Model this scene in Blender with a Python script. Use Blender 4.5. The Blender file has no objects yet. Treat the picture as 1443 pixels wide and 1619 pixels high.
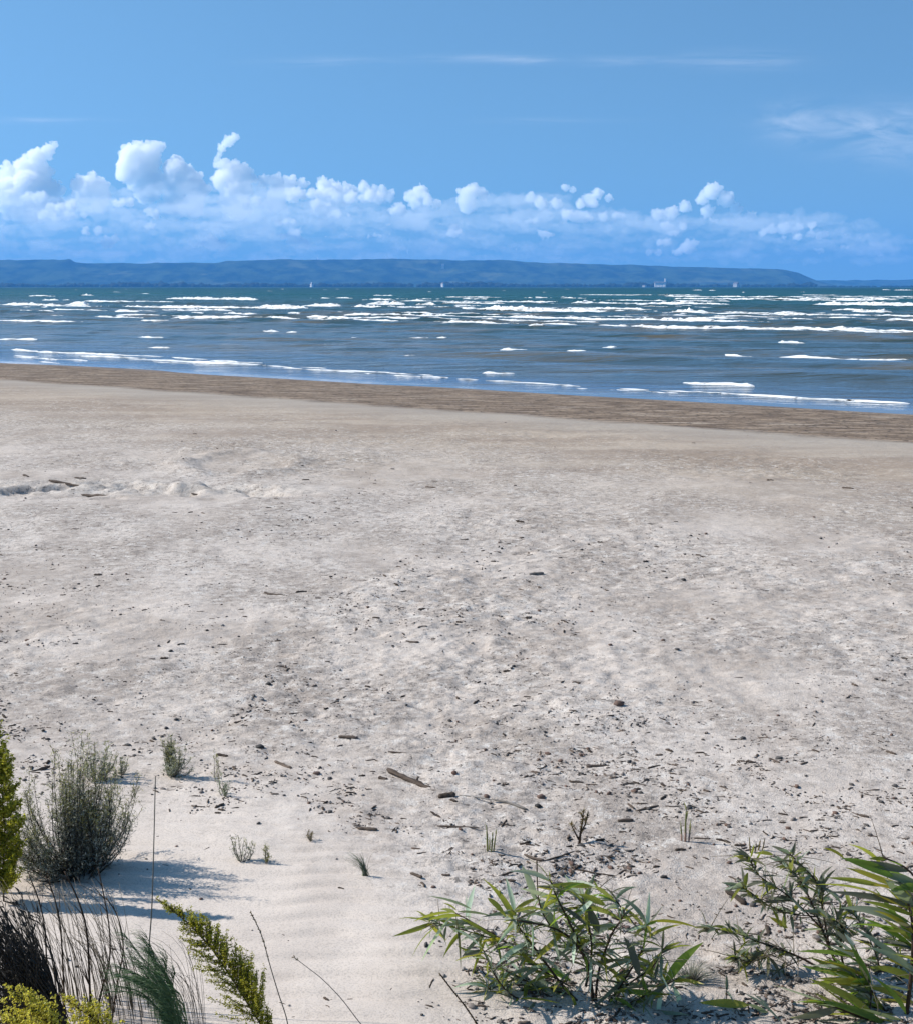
import bpy, math, random
import numpy as np
from mathutils import Vector, noise as mnoise
random.seed(7); rng = np.random.default_rng(7)
sc = bpy.context.scene
COL = sc.collection
rad = math.radians

# ------------------------------------------------------------------ camera
FPX, PW, PH, HOR = 2200.0, 1443.0, 1619.0, 453.0
CAM_H = 2.4                      # above the water; the sand stands 0.2 m above it
PITCH = math.atan((PH / 2 - HOR) / FPX)
cam = bpy.data.cameras.new('camera'); camo = bpy.data.objects.new('camera', cam); COL.objects.link(camo)
camo.location = (0, 0, CAM_H); camo.rotation_euler = (math.pi / 2 - PITCH, 0, 0)
cam.sensor_fit = 'HORIZONTAL'; cam.sensor_width = 36; cam.lens = 36 * FPX / PW
cam.clip_start = 0.1; cam.clip_end = 120000
sc.camera = camo

# ------------------------------------------------------------------ sun, sky, exposure
SUN_EL, SUN_AZ = rad(41), math.atan2(0.20, -1.0)      # azimuth: direction towards the sun, from +x
to_sun = Vector((math.cos(SUN_EL) * math.cos(SUN_AZ), math.cos(SUN_EL) * math.sin(SUN_AZ), math.sin(SUN_EL)))
sl = bpy.data.lights.new('sun', 'SUN'); so = bpy.data.objects.new('sun', sl); COL.objects.link(so)
sl.energy = 4.2; sl.angle = rad(0.53); sl.color = (1.0, 0.955, 0.89)
so.rotation_euler = to_sun.to_track_quat('Z', 'Y').to_euler()

w = bpy.data.worlds.new('World'); sc.world = w; w.use_nodes = True
def N(nt, t, **kw):
    n = nt.nodes.new(t)
    for k, v in kw.items():
        if k == 'ins':
            for kk, vv in v.items(): n.inputs[kk].default_value = vv
        else: setattr(n, k, v)
    return n
def math_(nt, op, a, b=None, c=None, clamp=False):
    n = nt.nodes.new('ShaderNodeMath'); n.operation = op; n.use_clamp = clamp
    for i, x in enumerate((a, b, c)):
        if x is None: continue
        if hasattr(x, 'node'): nt.links.new(x, n.inputs[i])
        else: n.inputs[i].default_value = x
    return n.outputs[0]
def mixc(nt, f, a, b, mode='MIX'):
    n = nt.nodes.new('ShaderNodeMix'); n.data_type = 'RGBA'; n.blend_type = mode
    for s, x in ((n.inputs[0], f), (n.inputs[6], a), (n.inputs[7], b)):
        if hasattr(x, 'node'): nt.links.new(x, s)
        elif isinstance(x, (tuple, list)): s.default_value = tuple(x) + ((1,) if len(x) == 3 else ())
        else: s.default_value = x
    return n.outputs[2]
def ramp(nt, fac, stops, interp='LINEAR'):
    n = nt.nodes.new('ShaderNodeValToRGB'); cr = n.color_ramp; cr.interpolation = interp
    while len(cr.elements) < len(stops): cr.elements.new(0.5)
    for e, (p, c) in zip(cr.elements, stops):
        e.position = p; e.color = tuple(c) + (1,) if not isinstance(c, float) else (c, c, c, 1)
    nt.links.new(fac, n.inputs[0]); return n.outputs[0]
def noise_(nt, vec, scale, detail=4, rough=0.55, dist=0.0, out=0):
    n = nt.nodes.new('ShaderNodeTexNoise'); n.inputs['Scale'].default_value = scale
    n.inputs['Detail'].default_value = detail; n.inputs['Roughness'].default_value = rough; n.inputs['Distortion'].default_value = dist
    if vec is not None: nt.links.new(vec, n.inputs['Vector'])
    return n.outputs[out]
def mapv(nt, vec, scale=(1, 1, 1), loc=(0, 0, 0), rot=(0, 0, 0)):
    n = nt.nodes.new('ShaderNodeMapping'); n.inputs['Scale'].default_value = scale; n.inputs['Location'].default_value = loc; n.inputs['Rotation'].default_value = rot
    nt.links.new(vec, n.inputs['Vector']); return n.outputs[0]
def srgb(r, g, b):
    return tuple(((c / 255) / 12.92 if c / 255 <= 0.04045 else ((c / 255 + 0.055) / 1.055) ** 2.4) for c in (r, g, b))

def build_world():
    nt = w.node_tree; nt.nodes.clear(); L = nt.links.new
    out = N(nt, 'ShaderNodeOutputWorld'); bg = N(nt, 'ShaderNodeBackground'); L(bg.outputs[0], out.inputs[0])
    tc = N(nt, 'ShaderNodeTexCoord'); sx = N(nt, 'ShaderNodeSeparateXYZ'); L(tc.outputs['Generated'], sx.inputs[0])
    # clear, dry air: the beige band of the model's horizon is skipped by looking a little higher into it
    z = math_(nt, 'MULTIPLY_ADD', math_(nt, 'MAXIMUM', sx.outputs[2], 0.0), SKY_A, SKY_B)
    cb = N(nt, 'ShaderNodeCombineXYZ'); L(sx.outputs[0], cb.inputs[0]); L(sx.outputs[1], cb.inputs[1]); L(z, cb.inputs[2])
    nm = N(nt, 'ShaderNodeVectorMath', operation='NORMALIZE'); L(cb.outputs[0], nm.inputs[0])
    sky = N(nt, 'ShaderNodeTexSky', sky_type='NISHITA', sun_disc=False, sun_elevation=SUN_EL,
            sun_rotation=math.pi / 2 - SUN_AZ, air_density=1.0, dust_density=0.2, ozone_density=2.0, altitude=200)
    L(nm.outputs[0], sky.inputs[0])
    c = mixc(nt, 1.0, sky.outputs[0], SKY_TINT, 'MULTIPLY')
    # thin high cirrus: faint streaks of ice cloud by direction
    az = math_(nt, 'DIVIDE', sx.outputs[0], math_(nt, 'MAXIMUM', sx.outputs[1], .05)); el = math_(nt, 'DIVIDE', sx.outputs[2], math_(nt, 'MAXIMUM', sx.outputs[1], .05))
    cv = N(nt, 'ShaderNodeCombineXYZ'); L(az, cv.inputs[0]); L(el, cv.inputs[1])
    streak = math_(nt, 'MULTIPLY', ramp(nt, noise_(nt, mapv(nt, cv.outputs[0], scale=(6, 90, 1), rot=(0, 0, .02)), 2.3, 6, .65, .5), [(.36, 0.0), (.68, 1.0)]), .9)
    puff = math_(nt, 'MULTIPLY', ramp(nt, noise_(nt, mapv(nt, cv.outputs[0], scale=(9, 30, 1), rot=(0, 0, .22)), 2.4, 7, .62, .9), [(.34, 0.0), (.70, 1.0)]), .9)
    tot = None
    for (u, v, ru, rv, amt, nz) in [(510, 97, 80, 6, .16, streak), (760, 91, 80, 6, .13, streak), (840, 95, 40, 6, .11, streak), (1000, 96, 90, 6, .13, streak), (1170, 95, 90, 13, .10, streak), (60, 190, 110, 4, .13, streak),
                                    (1262, 190, 46, 24, .20, puff), (1340, 200, 100, 24, .17, puff), (1440, 200, 100, 32, .18, puff), (1430, 240, 100, 24, .13, puff), (850, 190, 110, 4, .06, streak)]:
        q = ray_dir(u, v); ca, ce = q[0], q[1]
        dx = math_(nt, 'DIVIDE', math_(nt, 'SUBTRACT', az, ca), ru / FPX); dy = math_(nt, 'DIVIDE', math_(nt, 'SUBTRACT', el, ce), rv / FPX)
        r2 = math_(nt, 'ADD', math_(nt, 'MULTIPLY', dx, dx), math_(nt, 'MULTIPLY', dy, dy))
        e = math_(nt, 'MULTIPLY', math_(nt, 'EXPONENT', math_(nt, 'MULTIPLY', r2, -1.0)), math_(nt, 'MULTIPLY', nz, amt * 1.7))
        tot = e if tot is None else math_(nt, 'ADD', tot, e)
    front = math_(nt, 'GREATER_THAN', sx.outputs[1], .3)
    c = mixc(nt, math_(nt, 'MULTIPLY', math_(nt, 'MINIMUM', tot, .8), front), c, (5.6, 6.1, 7.0))
    L(c, bg.inputs[0]); bg.inputs[1].default_value = 0.12
def ray_dir(u, v):
    a = (u - PW / 2) / FPX; b = -(v - PH / 2) / FPX; cp, sp = math.cos(PITCH), math.sin(PITCH)
    yy = cp + b * sp; return a / yy, (-sp + b * cp) / yy
SKY_A, SKY_B, SKY_TINT = 1.5, 0.24, (0.77, 1.03, 1.02)
build_world()
sc.view_settings.view_transform = 'Standard'; sc.view_settings.look = 'None'; sc.view_settings.gamma = 1
sc.view_settings.exposure = 0.55
sc.render.engine = 'CYCLES'
sc.cycles.use_denoising = True; sc.cycles.volume_bounces = 28; sc.cycles.max_bounces = 30; sc.cycles.transparent_max_bounces = 12

# ------------------------------------------------------------------ picture <-> place
CP, SP = math.cos(PITCH), math.sin(PITCH)
def ray(u, v):
    a = (u - PW / 2) / FPX; b = -(v - PH / 2) / FPX
    return Vector((a, CP + b * SP, -SP + b * CP))
def on_level(u, v, z=0.0):
    d = ray(u, v); t = (z - CAM_H) / d.z
    return Vector((0, 0, CAM_H)) + d * t
def at_depth(u, v, y):
    d = ray(u, v); return Vector((0, 0, CAM_H)) + d * (y / d.y)
def px(y, v=None):               # metres per photo pixel at depth y (small-angle)
    return y / FPX
S0, S1 = on_level(0, 573), on_level(PW, 655)
SHORE_P = (S0 + S1) / 2
SHORE_T = (S1 - S0).normalized()                  # along the water's edge, towards the right
SHORE_N = Vector((SHORE_T.y, -SHORE_T.x, 0))      # from the water towards the camera
if SHORE_N.y > 0: SHORE_N = -SHORE_N

# ------------------------------------------------------------------ numpy noise
_G = rng.normal(size=(256, 256)); 
def vn(x, y, seed=0):
    x = np.asarray(x, float) + seed * 17.31; y = np.asarray(y, float) + seed * 9.77
    xi = np.floor(x).astype(int); yi = np.floor(y).astype(int); fx = x - xi; fy = y - yi
    fx = fx * fx * fx * (fx * (fx * 6 - 15) + 10); fy = fy * fy * fy * (fy * (fy * 6 - 15) + 10)
    g = lambda i, j: _G[i % 256, j % 256]
    return (g(xi, yi) * (1 - fx) + g(xi + 1, yi) * fx) * (1 - fy) + (g(xi, yi + 1) * (1 - fx) + g(xi + 1, yi + 1) * fx) * fy
def fbm(x, y, octv=4, seed=0, r=0.5):
    t = 0; a = 1.0; n = 0
    for k in range(octv):
        t = t + a * vn(x * 2 ** k, y * 2 ** k, seed + k); n += a * a; a *= r
    return t / math.sqrt(n)
def sst(a, b, x):
    t = np.clip((x - a) / (b - a), 0, 1); return t * t * (3 - 2 * t)
def gauss(x, y, cx, cy, rx, ry):
    return np.exp(-(((x - cx) / rx) ** 2 + ((y - cy) / ry) ** 2))

# ------------------------------------------------------------------ the beach surface
def ground0(x, y):
    s = (x - SHORE_P.x) * SHORE_N.x + (y - SHORE_P.y) * SHORE_N.y
    return np.where(s > 0, 0.2 * (1 - np.exp(-np.maximum(s, 0) / 6)), np.maximum(0.0333 * s, -2.0)), s
DIG = [(60, 768, .9, .5), (150, 776, 1.1, .5), (215, 770, .7, .4), (320, 772, .7, .45), (395, 776, .7, .4), (110, 762, .6, .4)]
DIGW = [(on_level(u, v, .2), rx, ry) for u, v, rx, ry in DIG]
RING = on_level(382, 730, .2)
def ground(x, y):
    x = np.asarray(x, float); y = np.asarray(y, float)
    z, s = ground0(x, y)
    dry = sst(4, 9, s)
    z = z + dry * (0.014 * fbm(x * .55, y * .55, 3, 1) + 0.0045 * fbm(x * 2.3, y * 2.3, 3, 5))
    rough = dry * sst(-.3, .8, fbm(x * .35, y * .35, 2, 9)) + 0.3 * dry
    dune = sst(6.6, 4.4, y + 0.5 * x) * sst(.9, -.4, x - .25 * (4.5 - y))
    z = z + (1 - .9 * dune) * rough * 0.0060 * fbm(x * 9, y * 9, 4, 12, .62) * sst(40, 15, y)
    # soft dune toe at the near left, with wind ripples
    dune = sst(6.6, 4.4, y + 0.5 * x) * sst(.9, -.4, x - .25 * (4.5 - y))
    z = z + 0.05 * dune; rough_keep = 1 - dune
    ph = y * 2 * math.pi / 0.125 + 2.0 * fbm(x * 1.2, y * 1.2, 3, 21) + x * 2.0
    z = z + dune * 0.0050 * (np.sin(ph) + .35 * np.sin(2 * ph + 1)) * (0.6 + .5 * vn(x * 2, y * 2, 25))
    for c, rx, ry in DIGW:
        m = gauss(x, y, c.x, c.y, rx, ry)
        r = fbm(x * 2.6, y * 2.2, 4, 31, .6)
        z = z + m * (0.011 * r + 0.006 * np.abs(r) + .013 * fbm(x * 7, y * 5, 4, 33) - 0.004 - 0.05 * sst(.35, .7, vn(x * 2.6, y * 2.0, 37)))
    q = np.sqrt(((x - RING.x) / 0.75) ** 2 + ((y - RING.y) / 1.1) ** 2)
    z = z + 0.05 * np.exp(-((q - 1) / .22) ** 2) * (0.7 + .5 * vn(x * 3, y * 3, 40)) - 0.03 * sst(1, .5, q)
    return z
def gz(x, y): return float(ground(np.array([x]), np.array([y]))[0])
def on_ground(u, v):
    z = 0.2
    for _ in range(6):
        p = on_level(u, v, z); z = gz(p.x, p.y)
    return Vector((p.x, p.y, z))

# ------------------------------------------------------------------ mesh helpers
def link(name, me, parent=None):
    o = bpy.data.objects.new(name, me); COL.objects.link(o)
    if parent is not None: o.parent = parent
    return o
def grid_mesh(name, X, Y, Z, mat, smooth=True):
    n, m = X.shape; me = bpy.data.meshes.new(name)
    co = np.stack([X, Y, Z], -1).reshape(-1, 3)
    i = np.arange(n * m).reshape(n, m)
    f = np.stack([i[:-1, :-1], i[:-1, 1:], i[1:, 1:], i[1:, :-1]], -1).reshape(-1, 4)
    me.vertices.add(len(co)); me.vertices.foreach_set('co', co.astype(np.float32).ravel())
    me.loops.add(f.size); me.loops.foreach_set('vertex_index', f.astype(np.int32).ravel())
    me.polygons.add(len(f)); me.polygons.foreach_set('loop_start', np.arange(0, f.size, 4, dtype=np.int32))
    me.polygons.foreach_set('use_smooth', np.full(len(f), smooth))
    me.update(calc_edges=True); me.validate()
    me.materials.append(mat)
    return me
class MB:
    """collects many small pieces into one mesh"""
    def __init__(self): self.v = []; self.f = []; self.mi = []; self.cur = 0
    def add(self, vs, fs):
        b = len(self.v); self.v += [tuple(p) for p in vs]
        for f in fs: self.f.append(tuple(i + b for i in f)); self.mi.append(self.cur)
    def tube(self, pts, r0, r1=None, sides=5, rs=None):
        pts = [Vector(p) for p in pts]; n = len(pts)
        if rs is None: rs = [r0 + (r1 - r0) * i / (n - 1) for i in range(n)]
        vs = []; ref = Vector((0.31, 0.22, 0.93))
        for i, p in enumerate(pts):
            t = (pts[min(i + 1, n - 1)] - pts[max(i - 1, 0)]).normalized()
            a = t.cross(ref)
            if a.length < 1e-3: a = t.cross(Vector((1, 0, 0)))
            a.normalize(); b = t.cross(a)
            for k in range(sides):
                an = 2 * math.pi * k / sides
                vs.append(p + (a * math.cos(an) + b * math.sin(an)) * rs[i])
        fs = [(i * sides + k, i * sides + (k + 1) % sides, (i + 1) * sides + (k + 1) % sides, (i + 1) * sides + k) for i in range(n - 1) for k in range(sides)]
        fs.append(tuple(range(sides - 1, -1, -1))); fs.append(tuple((n - 1) * sides + k for k in range(sides)))
        self.add(vs, fs)
    def blade(self, p, d, L, W, up=None, bend=0.0, segs=4, fold=0.25, prof=None, twist=0.0):
        """a lance-shaped leaf with a folded midrib, starting at p along d, drooping by bend"""
        p = Vector(p); d = Vector(d).normalized()
        up = Vector(up) if up is not None else Vector((0, 0, 1))
        side = d.cross(up)
        if side.length < 1e-3: side = d.cross(Vector((1, 0, 0)))
        side.normalize(); nrm = side.cross(d).normalized()
        vs = []; q = p.copy(); dd = d.copy(); nn = nrm.copy()
        for i in range(segs + 1):
            t = i / segs
            wv = W * 0.5 * (prof(t) if prof else (math.sin(math.pi * min(1, 0.06 + t * .94)) ** 0.8))
            if i == segs: wv = W * 0.02
            an = twist * t; sd = side * math.cos(an) + nn * math.sin(an)
            vs += [q - sd * wv + nn * wv * fold, q, q + sd * wv + nn * wv * fold]
            dd = (dd - nn * (bend / segs)).normalized(); nn = side.cross(dd).normalized()
            q = q + dd * (L / segs)
        fs = []
        for i in range(segs):
            a = i * 3; fs += [(a, a + 1, a + 4, a + 3), (a + 1, a + 2, a + 5, a + 4)]
        self.add(vs, fs)
    def build(self, name, mats, parent=None, smooth=True):
        me = bpy.data.meshes.new(name); me.from_pydata(self.v, [], self.f)
        for m in (mats if isinstance(mats, (list, tuple)) else [mats]): me.materials.append(m)
        me.polygons.foreach_set('material_index', self.mi)
        me.polygons.foreach_set('use_smooth', [smooth] * len(self.f)); me.update()
        return link(name, me, parent)
def tag(o, label=None, cat=None, group=None, kind=None):
    if label: o['label'] = label
    if cat: o['category'] = cat
    if group: o['group'] = group
    if kind: o['kind'] = kind
    return o
def empty(name, loc=(0, 0, 0), rz=0.0):
    o = bpy.data.objects.new(name, None); COL.objects.link(o); o.empty_display_size = .05
    o.location = loc; o.rotation_euler = (0, 0, rz); return o

# ------------------------------------------------------------------ materials
def mat(name):
    m = bpy.data.materials.new(name); m.use_nodes = True; nt = m.node_tree; nt.nodes.clear()
    out = N(nt, 'ShaderNodeOutputMaterial'); return m, nt, out
def bump_(nt, h, strength, dist):
    b = N(nt, 'ShaderNodeBump'); b.inputs['Strength'].default_value = strength; b.inputs['Distance'].default_value = dist
    nt.links.new(h, b.inputs['Height']); return b.outputs[0]
def shore_s(nt):
    g = N(nt, 'ShaderNodeNewGeometry')
    d = N(nt, 'ShaderNodeVectorMath', operation='SUBTRACT'); nt.links.new(g.outputs['Position'], d.inputs[0]); d.inputs[1].default_value = SHORE_P
    e = N(nt, 'ShaderNodeVectorMath', operation='DOT_PRODUCT'); nt.links.new(d.outputs[0], e.inputs[0]); e.inputs[1].default_value = SHORE_N
    return e.outputs['Value'], g.outputs['Position']
WET = (on_ground(721, 650) - SHORE_P).dot(SHORE_N)

def sand_material():
    m, nt, out = mat('sand'); L = nt.links.new
    s, P = shore_s(nt)
    p = N(nt, 'ShaderNodeBsdfPrincipled'); L(p.outputs[0], out.inputs[0])
    big = noise_(nt, P, 0.35, 4, .6); med = noise_(nt, mapv(nt, P, rot=(0, 0, .6), scale=(1.6, .9, 1)), 1.1, 5, .62)
    fine = noise_(nt, P, 14, 5, .7); grain = noise_(nt, P, 160, 2, .6)
    dry = mixc(nt, ramp(nt, med, [(.42, 0.0), (.57, 1.0)]), (.44, .374, .322), (.585, .508, .444))
    # nearer the water the sand lies damp and browner
    sw = math_(nt, 'ADD', s, math_(nt, 'MULTIPLY', math_(nt, 'SUBTRACT', big, .5), 5.0))
    mid = mixc(nt, ramp(nt, noise_(nt, mapv(nt, P, rot=(0, 0, math.atan2(SHORE_T.y, SHORE_T.x) * -1), scale=(.35, 1.4, 1)), .6, 4, .55), [(.42, 0.0), (.57, 1.0)]), (.325, .252, .190), (.425, .345, .268))
    c = mixc(nt, ramp(nt, math_(nt, 'DIVIDE', sw, 30.0), [(.33, 0.0), (.52, 1.0)]), mid, dry)
    # broad damp patches and specks in the dry sand
    pat = ramp(nt, noise_(nt, mapv(nt, P, rot=(0, 0, .3), scale=(.8, 1.3, 1)), .8, 7, .74), [(.49, 0.0), (.56, 1.0)])
    coarse = noise_(nt, P, 5.5, 6, .80); spk = noise_(nt, P, 30, 3, .75); crust = noise_(nt, P, 11, 6, .82)
    zone = ramp(nt, noise_(nt, P, .5, 3, .6), [(.38, .30), (.54, 1.0)])
    dsp = ramp(nt, math_(nt, 'DIVIDE', s, 30.0), [(.25, .30), (.42, 1.0)])
    zone = math_(nt, 'MULTIPLY', zone, dsp)
    # the wind-blown sand of the dune toe is clean
    xy = N(nt, 'ShaderNodeSeparateXYZ'); L(P, xy.inputs[0])
    dn = math_(nt, 'MULTIPLY', ramp(nt, math_(nt, 'ADD', math_(nt, 'DIVIDE', math_(nt, 'ADD', xy.outputs[0], math_(nt, 'MULTIPLY', xy.outputs[1], .25)), 4.0), .5), [(.70, 1.0), (.84, .12)]),
               ramp(nt, math_(nt, 'DIVIDE', math_(nt, 'ADD', math_(nt, 'ADD', xy.outputs[1], math_(nt, 'MULTIPLY', xy.outputs[0], .5)), math_(nt, 'MULTIPLY', big, .8)), 10.0), [(.50, 1.0), (.66, 0.0)]))
    c = mixc(nt, math_(nt, 'MULTIPLY', dn, .8), c, mixc(nt, ramp(nt, med, [(.4, 0.0), (.6, 1.0)]), (.555, .478, .415), (.605, .527, .46)))
    for u_, v_, rx, ry in ((95, 770, 1.9, .75), (225, 772, 1.3, .6), (355, 774, 1.4, .5)):      # loose pale sand thrown up by digging
        q = on_level(u_, v_, .2); dv = N(nt, 'ShaderNodeVectorMath', operation='SUBTRACT'); L(P, dv.inputs[0]); dv.inputs[1].default_value = (q.x, q.y, .2)
        ln = N(nt, 'ShaderNodeVectorMath', operation='LENGTH'); L(mapv(nt, dv.outputs[0], scale=(1 / rx, 1 / ry, 0)), ln.inputs[0])
        c = mixc(nt, math_(nt, 'MULTIPLY', ramp(nt, math_(nt, 'ADD', ln.outputs['Value'], math_(nt, 'MULTIPLY', math_(nt, 'SUBTRACT', med, .5), 2.2)), [(.6, .75), (1.0, 0.0)]), 1.0), c, (.60, .53, .465))
    clean = math_(nt, 'SUBTRACT', 1.0, math_(nt, 'MULTIPLY', dn, .92))
    zone = math_(nt, 'MULTIPLY', zone, clean)
    c = mixc(nt, math_(nt, 'MULTIPLY', math_(nt, 'MULTIPLY', pat, .34), clean), c, mixc(nt, 1.0, c, (.70, .675, .65), 'MULTIPLY'))
    c = mixc(nt, math_(nt, 'MULTIPLY', ramp(nt, coarse, [(.50, 0.0), (.58, 1.0)]), math_(nt, 'MULTIPLY', zone, .36)), c, (.27, .23, .202))
    c = mixc(nt, math_(nt, 'MULTIPLY', ramp(nt, crust, [(.40, 1.0), (.47, 0.0)]), math_(nt, 'MULTIPLY', zone, .85)), c, (.66, .61, .555))
    c = mixc(nt, math_(nt, 'MULTIPLY', ramp(nt, crust, [(.54, 0.0), (.60, 1.0)]), math_(nt, 'MULTIPLY', zone, .55)), c, (.16, .138, .12))
    c = mixc(nt, math_(nt, 'MULTIPLY', ramp(nt, spk, [(.59, 0.0), (.63, 1.0)]), math_(nt, 'MULTIPLY', zone, .85)), c, (.06, .05, .043))
    c = mixc(nt, math_(nt, 'MULTIPLY', ramp(nt, spk, [(.33, 1.0), (.37, 0.0)]), math_(nt, 'MULTIPLY', zone, .7)), c, (.75, .71, .66))
    c = mixc(nt, math_(nt, 'MULTIPLY', ramp(nt, grain, [(.38, 1.0), (.5, 0.0)]), .40), c, (.24, .21, .19))
    # wet shingle strip along the water
    st = noise_(nt, mapv(nt, P, rot=(0, 0, -math.atan2(SHORE_T.y, SHORE_T.x)), scale=(.5, 2.2, 1)), 2.6, 6, .72)
    wet = mixc(nt, ramp(nt, st, [(.43, 0.0), (.57, 1.0)]), (.105, .071, .047), (.29, .215, .150))
    wet = mixc(nt, ramp(nt, noise_(nt, mapv(nt, P, rot=(0, 0, -math.atan2(SHORE_T.y, SHORE_T.x)), scale=(.25, 1.6, 1)), 3.2, 4, .7), [(.57, 0.0), (.62, .7)]), wet, (.40, .33, .26))
    wet = mixc(nt, ramp(nt, noise_(nt, P, 9, 3, .7), [(.56, 0.0), (.60, .85)]), wet, (.03, .023, .018))
    edge = math_(nt, 'ADD', s, math_(nt, 'MULTIPLY', math_(nt, 'SUBTRACT', noise_(nt, P, .55, 5, .6), .5), 1.3))
    wf = ramp(nt, math_(nt, 'DIVIDE', edge, 20.0), [((WET - .25) / 20, 1.0), ((WET + .3) / 20, 0.0)])
    # a greyer, firmer margin just landward of it
    gm = ramp(nt, math_(nt, 'DIVIDE', edge, 20.0), [((WET + .2) / 20, .65), ((WET + 2.6) / 20, 0.0)])
    c = mixc(nt, gm, c, (.33, .295, .255))
    c = mixc(nt, wf, c, wet)
    L(c, p.inputs['Base Color'])
    film = ramp(nt, math_(nt, 'DIVIDE', math_(nt, 'ADD', s, 1.0), 20.0), [(.05, 1.0), (.09, 0.0)])
    L(math_(nt, 'SUBTRACT', math_(nt, 'SUBTRACT', .95, math_(nt, 'MULTIPLY', wf, .10)), math_(nt, 'MULTIPLY', film, .3)), p.inputs['Roughness'])
    p.inputs['Specular IOR Level'].default_value = .25
    h = math_(nt, 'ADD', math_(nt, 'ADD', math_(nt, 'MULTIPLY', fine, 1.0), math_(nt, 'MULTIPLY', grain, .3)), math_(nt, 'MULTIPLY', crust, math_(nt, 'MULTIPLY', zone, 1.3)))
    h = math_(nt, 'MULTIPLY', h, math_(nt, 'SUBTRACT', 1.0, math_(nt, 'MULTIPLY', dn, .80)))
    L(bump_(nt, h, .75, .019), p.inputs['Normal'])
    return m
SAND = sand_material()

def build_sand():
    rows = []; y = 1.2
    while y < 75:
        rows.append(y); y += max(.0095, y * y / 5600 * .55 if y > 6 else .0095 + (y - 3) * .0015 if y > 3 else .03)
    rows = np.array(rows); cols = np.linspace(-1, 1, 420)
    cols = np.sign(cols) * (np.abs(cols) ** 1.25)
    half = .62 * rows + 1.6
    X = cols[None] * half[:, None]; Y = np.repeat(rows[:, None], len(cols), 1)
    o = link('beach', grid_mesh('beach', X, Y, ground(X, Y), SAND)); tag(o, kind='structure')
    # the land goes on beyond, outside the picture
    A = np.linspace(-220, 220, 90); B = np.linspace(-120, 130, 60); X, Y = np.meshgrid(A, B)
    Z, s = ground0(X, Y)
    o = link('ground', grid_mesh('ground', X, Y, Z - .12, SAND)); tag(o, kind='structure')
    print('sand verts', len(rows) * len(cols))
build_sand()

def water_material():
    m, nt, out = mat('lake_water'); L = nt.links.new
    s, P = shore_s(nt); off = math_(nt, 'MULTIPLY', s, -1.0)
    p = N(nt, 'ShaderNodeBsdfPrincipled'); L(p.outputs[0], out.inputs[0])
    lo = math_(nt, 'LOGARITHM', math_(nt, 'MAXIMUM', off, 1.0), 10.0)          # 0 at 1 m, 1 at 10 m, 2 at 100 m ...
    base = ramp(nt, math_(nt, 'DIVIDE', lo, 4.0), [(0.0, (.13, .115, .10)), (.16, (.055, .060, .052)), (.34, (.030, .046, .037)), (.50, (.011, .042, .036)), (.60, (.001, .056, .052)), (.8, (.0005, .042, .048))])
    rot = -math.atan2(SHORE_T.y, SHORE_T.x)
    silt = noise_(nt, mapv(nt, P, rot=(0, 0, rot), scale=(.055, .26, 1)), 1.0, 5, .6)
    sm = math_(nt, 'MULTIPLY', ramp(nt, silt, [(.46, 0.0), (.58, 1.0)]), ramp(nt, math_(nt, 'DIVIDE', lo, 4.0), [(.18, 0.0), (.26, 1.0), (.46, .85), (.55, 0.0)]))
    base = mixc(nt, sm, base, (.105, .088, .052))
    L(base, p.inputs['Base Color'])
    p.inputs['IOR'].default_value = 1.33; L(ramp(nt, math_(nt, 'DIVIDE', lo, 4.0), [(.2, .28), (.42, .17), (.58, .07)]), p.inputs['Specular IOR Level'])
    L(ramp(nt, math_(nt, 'DIVIDE', lo, 4.0), [(0.0, .05), (.2, .10), (.5, .22), (.75, .34)]), p.inputs['Roughness'])
    r1 = noise_(nt, mapv(nt, P, rot=(0, 0, rot + .25), scale=(.5, 1.3, 1)), 2.2, 4, .6)
    r2 = noise_(nt, mapv(nt, P, rot=(0, 0, rot - .2), scale=(.35, 1.0, 1)), .55, 4, .6)
    r3 = noise_(nt, mapv(nt, P, rot=(0, 0, rot), scale=(.25, .8, 1)), .09, 4, .6)
    h = math_(nt, 'ADD', math_(nt, 'MULTIPLY', r1, .10), math_(nt, 'ADD', math_(nt, 'MULTIPLY', r2, .36), math_(nt, 'MULTIPLY', r3, 1.5)))
    b = N(nt, 'ShaderNodeBump'); L(h, b.inputs['Height']); b.inputs['Distance'].default_value = 1.0
    L(ramp(nt, math_(nt, 'DIVIDE', off, 30.0), [(.012, .015), (.035, .22), (.10, .65), (.5, .95)]), b.inputs['Strength'])
    L(b.outputs[0], p.inputs['Normal'])
    return m
WATER = water_material()
def swell(x, y):
    s = -((x - SHORE_P.x) * SHORE_N.x + (y - SHORE_P.y) * SHORE_N.y)      # metres offshore
    a = (x - SHORE_P.x) * SHORE_T.x + (y - SHORE_P.y) * SHORE_T.y
    amp = sst(1.2, 14, s) * (0.075 + 0.075 * sst(10, 60, s)) * (1 - .75 * sst(250, 900, s))
    wob = fbm(a * .02, s * .02, 3, 50) * 2.2
    ph = 2 * math.pi * s / 7.5 + wob; ph2 = 2 * math.pi * s / 3.4 + 1.7 * fbm(a * .05, s * .05, 3, 54) + a * .12
    g = .35 + .65 * sst(-.6, 1.1, fbm(a * .035, s * .05, 3, 58))
    cr = (np.sin(ph) + .3 * np.sin(2 * ph + .6)) * g
    edge_ = .010 * fbm(a * .16, np.zeros_like(a) + .5, 3, 66) * sst(3, .3, s)
    z = edge_ + amp * (cr + .30 * np.sin(ph2) * g + .30 * fbm(a * .5, s * .9, 3, 61))
    return z
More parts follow.
